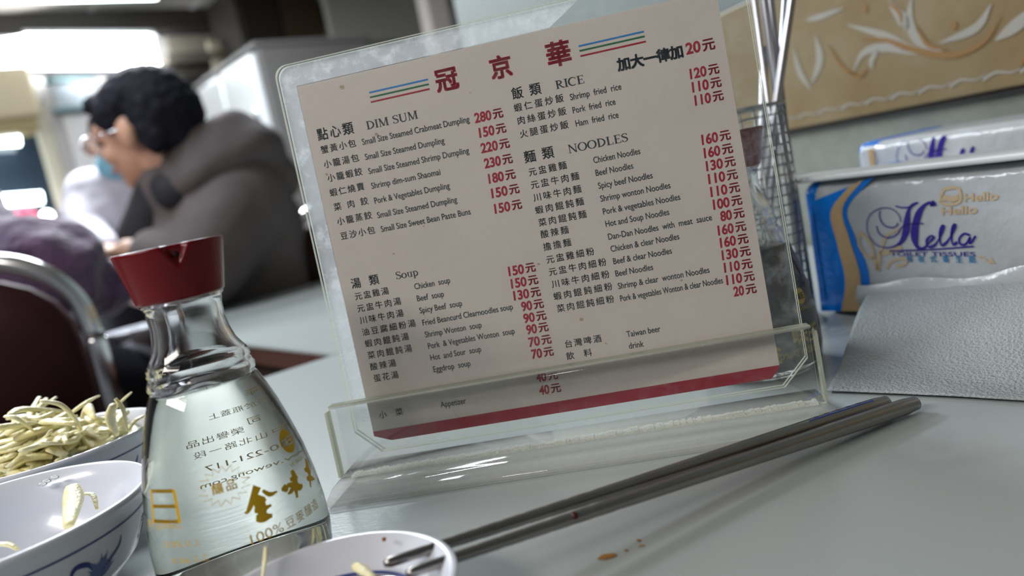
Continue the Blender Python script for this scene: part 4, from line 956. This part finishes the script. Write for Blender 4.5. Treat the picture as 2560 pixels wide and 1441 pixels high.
def hand(bm, wrist, dirv, palm_n, s=1.0, side=1):
    """palm and five bent fingers"""
    w = Vector(wrist); d = Vector(dirv).normalized(); n = Vector(palm_n); r = d.cross(n).normalized(); n = r.cross(d).normalized()
    pc = w + d * .045 * s
    for k in range(-2, 3): capsule(bm, w + r * .006 * k * s, w + d * .085 * s + r * .016 * k * s * .95, .013 * s, .0115 * s, 8)
    for k, L_ in enumerate((.058, .072, .078, .070)):
        b = w + d * .088 * s + r * (-.030 + .02 * k) * s; m1 = b + d * L_ * .5 * s + n * .006 * s; e = m1 + (d * .8 + n * .6).normalized() * L_ * .5 * s
        capsule(bm, b, m1, .0098 * s, .0088 * s, 8); capsule(bm, m1, e, .0088 * s, .0072 * s, 8)
    tb = w + d * .022 * s + r * .03 * s * side; t1_ = tb + (d * .7 + r * side * .75).normalized() * .035 * s; t2_ = t1_ + (d + n * .3).normalized() * .03 * s
    capsule(bm, tb, t1_, .0125 * s, .0105 * s, 8); capsule(bm, t1_, t2_, .0105 * s, .0085 * s, 8)
def head_parts(bm, c, M, s=1.0):
    f = lambda x, y, z: c + (M.to_3x3() @ Vector((x, y, z))) * s
    R3 = M.to_3x3()
    def e(x, y, z, rx, ry, rz): bmesh.ops.create_uvsphere(bm, u_segments=18, v_segments=12, radius=1, matrix=Matrix.Translation(f(x, y, z)) @ M @ Matrix.Diagonal((rx * s, ry * s, rz * s, 1)))
    e(0, -.005, .025, .074, .092, .088); e(0, .028, -.03, .058, .062, .075); e(0, .052, -.082, .032, .03, .022)
    e(0, .096, -.018, .013, .018, .022); e(0, .088, .0, .009, .014, .03); e(0, .083, -.052, .024, .012, .010)
    for sx in (-1, 1):
        e(sx * .076, -.012, -.005, .010, .020, .032); e(sx * .03, .078, .03, .026, .012, .009); e(sx * .040, .055, -.028, .022, .026, .022)
        e(sx * .030, .080, .008, .013, .010, .010)
    return f
def eyes(parent, f, M, s=1.0):
    for sx in (-1, 1):
        bm = bmesh.new(); bmesh.ops.create_uvsphere(bm, u_segments=12, v_segments=8, radius=.010 * s, matrix=Matrix.Translation(f(sx * .030, .084, .006)))
        obj('eye', bm, M_eye, parent)
    bm = bmesh.new(); p = f(0, .094, -.052); bmesh.ops.create_uvsphere(bm, u_segments=14, v_segments=8, radius=1, matrix=Matrix.Translation(p) @ M @ Matrix.Diagonal((.024 * s, .006 * s, .006 * s, 1))); obj('lips', bm, mat('lips', (.38, .14, .12), .5), parent)
M_eye = mat('eye_dark', (.05, .035, .03), .2)
def person(spec):
    S = spec; P_ = {k: at_y(*v) for k, v in S['px'].items()}
    s = S.get('s', 1.0)
    root = tag(empty('person', (P_['hip'].x, P_['hip'].y, FLOOR)), S['label'], 'person')
    M = frame(S['face'], S.get('up', (0, 0, 1))); c = P_['head']
    side = Vector((S['face'][0], S['face'][1], 0)).normalized(); lat = side.cross(Vector((0, 0, 1))).normalized()      # lat = his right
    hip = P_['hip']; hips = [hip + lat * k * .09 for k in (-1, 1)]
    knees = [h + side * .40 + Vector((0, 0, .02)) + lat * k * .05 for h, k in zip(hips, (-1, 1))]
    knees = [Vector((k.x, k.y, min(k.z, -.16))) for k in knees]
    feet = [Vector((k.x - side.x * .03, k.y - side.y * .03, FLOOR + .075)) for k in knees]
    ff = {}
    def body(bm):
        ff['f'] = head_parts(bm, c, M, s)
        capsule(bm, c + M.to_3x3() @ Vector((0, -.02, -.06)) * s, P_['neck'], .050 * s, .056 * s)
        capsule(bm, P_['neck'], P_['chest'], .07, .13); capsule(bm, P_['chest'], P_['belly'], .13, .12); capsule(bm, P_['belly'], hip, .12, .13)
        for sd in ('n', 'f'):
            a, b, w = P_['sh_' + sd], P_['el_' + sd], P_['wr_' + sd]
            capsule(bm, P_['neck'], a, .06, .055); capsule(bm, a, b, .05, .040); capsule(bm, b, w, .038, .026)
            hd = S.get('hdir_' + sd); hd = Vector(hd) if hd else (w - b)
            hand(bm, w, hd, (0, 0, -1), .95, -1 if sd == 'n' else 1)
        for h, k, f_ in zip(hips, knees, feet):
            capsule(bm, hip, h, .1, .09); capsule(bm, h, k, .085, .058); capsule(bm, k, f_, .056, .036); capsule(bm, f_ - Vector((0, 0, .03)), f_ + side * .16 - Vector((0, 0, .045)), .038, .03)
    b_ = fused('body', body, S['skin'], root, .008 if not S.get('far') else .010, 2)
    def top_(bm):
        k = S.get('puff', .02)
        capsule(bm, P_['neck'] - Vector((0, 0, .03)), P_['chest'], .075 + k, .145 + k); capsule(bm, P_['chest'], P_['belly'], .145 + k, .14 + k); capsule(bm, P_['belly'], hip + Vector((0, 0, -.02)), .14 + k, .145 + k)
        for sd in ('n', 'f'):
            a, b, w = P_['sh_' + sd], P_['el_' + sd], P_['wr_' + sd]; w2 = b.lerp(w, S.get('sleeve', .93))
            capsule(bm, P_['neck'] - Vector((0, 0, .03)), a, .075 + k, .072 + k); capsule(bm, a, b, .066 + k, .055 + k * .8); capsule(bm, b, w2, .052 + k * .8, .038 + k * .5)
    fused('top_garment', top_, S['cloth'], root, .011, 4, S.get('disp', .006), S.get('dscale', 14))
    def leg_(bm):
        capsule(bm, hip, hip, .155, .155)
        for h, k, f_ in zip(hips, knees, feet): capsule(bm, h, k, .1, .073); capsule(bm, k, f_, .072, .055)
    fused('trousers', leg_, M_trous, root, .014, 3)
    def shoe(bm):
        for f_ in feet: capsule(bm, f_ - Vector((0, 0, .03)), f_ + side * .17 - Vector((0, 0, .04)), .044, .034)
    fused('shoes', shoe, M_jdark, root, .012, 2)
    return root, c, M, ff['f'], P_
# the man in the taupe jacket
root, c, M, f, P_ = person(dict(px=dict(head=(366, 330, 1.68), neck=(462, 440, 1.73), chest=(555, 590, 1.78), belly=(580, 720, 1.80), hip=(610, 850, 1.86), sh_n=(600, 520, 1.68), el_n=(505, 668, 1.56), wr_n=(322, 628, 1.60),
    sh_f=(470, 520, 1.92), el_f=(430, 625, 1.88), wr_f=(340, 622, 1.80)), face=(-.95, .26, -.10), up=(-.35, .05, 1), skin=M_skin, cloth=M_jacket, puff=.035, hdir_n=(-1, .1, .12), hdir_f=(-1, .0, .15), s=1.02,
    label='man with black hair and glasses in a taupe hooded jacket, seen from behind', disp=.012, dscale=9, sleeve=.62))
eyes(root, f, M)
def hair(bm):
    def e(x, y, z, rx, ry, rz): bmesh.ops.create_uvsphere(bm, u_segments=20, v_segments=14, radius=1, matrix=Matrix.Translation(f(x, y, z)) @ M @ Matrix.Diagonal((rx, ry, rz, 1)))
    e(0, -.018, .058, .086, .100, .070); e(0, -.052, .022, .086, .078, .084); e(0, .062, .076, .062, .036, .028); e(0, -.075, -.030, .062, .040, .050)
    for sx in (-1, 1): e(sx * .070, .022, .040, .014, .030, .036); e(sx * .060, -.055, -.015, .024, .034, .046)
    rn = random.Random(5)
    for k in range(36):
        a = rn.random() * 6.283; h = rn.random(); p = f(math.cos(a) * .08, -.02 + math.sin(a) * .085, .03 + h * .05); q = p + Vector((rn.uniform(-.02, .02), rn.uniform(-.02, .02), -.02)); capsule(bm, p, q, .007, .004, 6)
fused('hair', hair, M_hair, root, .006, 2, .004, 60)
bm = bmesh.new()
for sx in (-1, 1):
    tube(bm, [f(sx * .032 + .022 * math.cos(k / 20 * 6.2832), .112, .006 + .019 * math.sin(k / 20 * 6.2832)) for k in range(21)], .0018, 6, False)
    tube(bm, [f(sx * .054, .110, .010), f(sx * .078, .04, .010), f(sx * .080, -.02, .006)], .0018, 6)
tube(bm, [f(-.010, .114, .010), f(.010, .114, .010)], .0016, 6)
g = obj('glasses', bm, M_chrome, root)
M_lens = mat('lens_glass', (.9, .95, 1), .05, metal=.6)
for sx in (-1, 1):
    bm = bmesh.new(); bmesh.ops.create_uvsphere(bm, u_segments=20, v_segments=8, radius=1, matrix=Matrix.Translation(f(sx * .032, .112, .006)) @ M @ Matrix.Diagonal((.021, .003, .018, 1)))
    obj('lens', bm, M_lens, g)
nk = P_['neck']
def hood(bm):
    for k in range(48):
        a = math.radians(-125 + 250 * k / 47); 
        p = nk + Vector((.09 * math.cos(a) + .05, .09 * math.sin(a), .045 + .045 * math.cos(a))); p2 = p + Vector((.03 * math.cos(a) + .02, .02 * math.sin(a), -.06)); capsule(bm, p, p2, .026, .036, 8)
    capsule(bm, nk + Vector((.11, -.04, -.005)), nk + Vector((.17, .05, -.04)), .055, .06)
fused('hood', hood, M_jacket, root, .010, 12, .004, 16)
def lining(bm):
    a, b = at_y(405, 455, 1.68), at_y(368, 590, 1.68); capsule(bm, a, b, .045, .06); capsule(bm, a, at_y(450, 480, 1.64), .045, .05)
fused('dark_collar', lining, M_jdark, root, .010, 4)
# masked person across the table
root, c, M, f, P_ = person(dict(px=dict(head=(304, 362, 2.45), neck=(300, 452, 2.47), chest=(290, 540, 2.5), belly=(300, 660, 2.5), hip=(310, 760, 2.52), sh_n=(232, 490, 2.45), el_n=(222, 590, 2.36), wr_n=(262, 620, 2.2),
    sh_f=(360, 480, 2.52), el_f=(380, 600, 2.45), wr_f=(340, 640, 2.28)), face=(-.25, -.95, -.12), skin=M_skin2, cloth=mat('white_shirt', (.52, .50, .56), .8), puff=.012, s=.94, far=True,
    label='person in a pale shirt and light blue face mask behind the man'))
eyes(root, f, M, .94)
def hair2(bm):
    def e(x, y, z, rx, ry, rz): bmesh.ops.create_uvsphere(bm, u_segments=20, v_segments=14, radius=1, matrix=Matrix.Translation(f(x, y, z)) @ M @ Matrix.Diagonal((rx, ry, rz, 1)))
    e(0, -.02, .055, .086, .094, .075); e(0, -.05, -.01, .084, .07, .10)
fused('hair', hair2, mat('brown_hair', (.045, .02, .018), .6), root, .009, 2)
bm = bmesh.new(); bmesh.ops.create_uvsphere(bm, u_segments=24, v_segments=16, radius=1, matrix=Matrix.Translation(f(0, .052, -.052)) @ M @ Matrix.Diagonal((.060, .054, .048, 1)))
bmesh.ops.delete(bm, geom=[v for v in bm.verts if (M.inverted().to_3x3() @ (v.co - f(0, .052, -.052))).y < -.02], context='VERTS')
obj('face_mask', bm, mat('blue_mask', (.22, .50, .62), .8), root)
# purple sweater arm at the left edge
root, c, M, f, P_ = person(dict(px=dict(head=(-330, 330, 1.40), neck=(-290, 470, 1.38), chest=(-240, 640, 1.36), belly=(-210, 820, 1.34), hip=(-190, 960, 1.33), sh_n=(-60, 690, 1.22), el_n=(140, 672, 1.24), wr_n=(258, 712, 1.30),
    sh_f=(-430, 600, 1.6), el_f=(-380, 760, 1.7), wr_f=(-250, 740, 1.8)), face=(.45, .85, -.2), skin=M_skin2, cloth=mat('purple_fuzz', (.115, .06, .13), .95, col2=(.05, .025, .07), noise_scale=22, bump=.8, bump_scale=60, sheen=.6), puff=.026, sleeve=.96,
    label='person in a fuzzy purple sweater cut off by the left edge', disp=.02, dscale=18))
eyes(root, f, M)
def hair3(bm):
    def e(x, y, z, rx, ry, rz): bmesh.ops.create_uvsphere(bm, u_segments=20, v_segments=14, radius=1, matrix=Matrix.Translation(f(x, y, z)) @ M @ Matrix.Diagonal((rx, ry, rz, 1)))
    e(0, -.02, .055, .09, .10, .075); e(0, -.055, -.03, .088, .07, .12)
fused('hair', hair3, M_hair, root, .010, 2)

M_pad = mat('maroon_vinyl', (.03, .006, .008), .55, spec=.3)
def chair(px0, py0, Y, width, face, label, apex=.16, seat_side=1, pad_m=None):
    """banquet-style steel tube chair; back arch apex above table height, face = direction the sitter looks"""
    top = at_y(px0, py0, Y); f_ = Vector((face[0], face[1], 0)).normalized(); l_ = Vector((-f_.y, f_.x, 0))
    base = Vector((top.x, top.y, 0)); zt = top.z; hw = width / 2
    root = tag(empty('dining_chair', base + Vector((0, 0, FLOOR))), label, 'chair')
    pts = [base + l_ * (-hw) - f_ * .0 + Vector((0, 0, FLOOR + .46))] + [base + l_ * (-hw) + Vector((0, 0, zt - .16))]
    for k in range(13):
        a = math.pi - math.pi * k / 12
        pts.append(base + l_ * (math.copysign(abs(math.cos(a)) ** .75, math.cos(a)) * hw) + Vector((0, 0, zt - .13 + .13 * math.sin(a) ** .8)))
    pts += [base + l_ * hw + Vector((0, 0, zt - .16)), base + l_ * hw + Vector((0, 0, FLOOR + .46))]
    bm = bmesh.new(); tube(bm, bez(pts, 4), .0125, 12); obj('back_frame', bm, M_chrome, root)
    bm = bmesh.new(); n = 24; ring = []
    poly = [(-hw + .018, FLOOR + .60 - zt), (-hw + .018, -.17)] + [(math.copysign(abs(math.cos(math.pi - math.pi * k / 12)) ** .75, math.cos(math.pi - math.pi * k / 12)) * (hw - .018), -.145 + .122 * math.sin(math.pi * k / 12) ** .8) for k in range(13)] + [(hw - .018, -.17), (hw - .018, FLOOR + .60 - zt)]
    prism(bm, poly, lambda u, v, t: base + l_ * u + Vector((0, 0, zt + v)) + f_ * t, -.014, .022); bmesh.ops.recalc_face_normals(bm, faces=bm.faces[:])
    bmesh.ops.bevel(bm, geom=[e for e in bm.edges if e.is_manifold and e.calc_face_angle(0) > 1], offset=.008, segments=2, affect='EDGES'); obj('backrest', bm, pad_m or M_pad, root)
    Ms = Matrix(((l_.x, f_.x, 0, base.x), (l_.y, f_.y, 0, base.y), (0, 0, 1, 0), (0, 0, 0, 1)))
    bm = bmesh.new(); box(bm, (-hw + .01, .02, FLOOR + .43), (hw - .01, .42, FLOOR + .48), .02, Ms, 3); obj('seat', bm, M_pad, root)
    for sx in (-1, 1):
        for y0_, y1_ in ((.0, -.04), (.40, .44)):
            bm = bmesh.new(); tube(bm, [Ms @ Vector((sx * hw, y0_, FLOOR + .46)), Ms @ Vector((sx * (hw + .01), y1_, FLOOR + .002))], .0125, 10); obj('leg', bm, M_chrome, root)
    return root
chair(-262, 682, .98, .40, (-.15, 1), 'maroon backed chrome tube chair in the left foreground, under the purple sweater')
chair(850, 500, 1.95, .36, (-.75, .55), 'maroon backed chrome tube chair behind the seated man, beside the menu')
# plate and small cup left on the far table
p = at_z(345, 838, .004); root = tag(empty('small_dish', (p.x, p.y, 0)), 'small pale dish on the second table behind the bottle neck', 'dish')
bm = bmesh.new(); lathe(bm, [(.0005, .03), (.004, .033), (.016, .055), (.017, .054), (.006, .03), (.005, .004)], 40, (p.x, p.y, 0), True, True); obj('dish_shell', bm, M_porc, root)
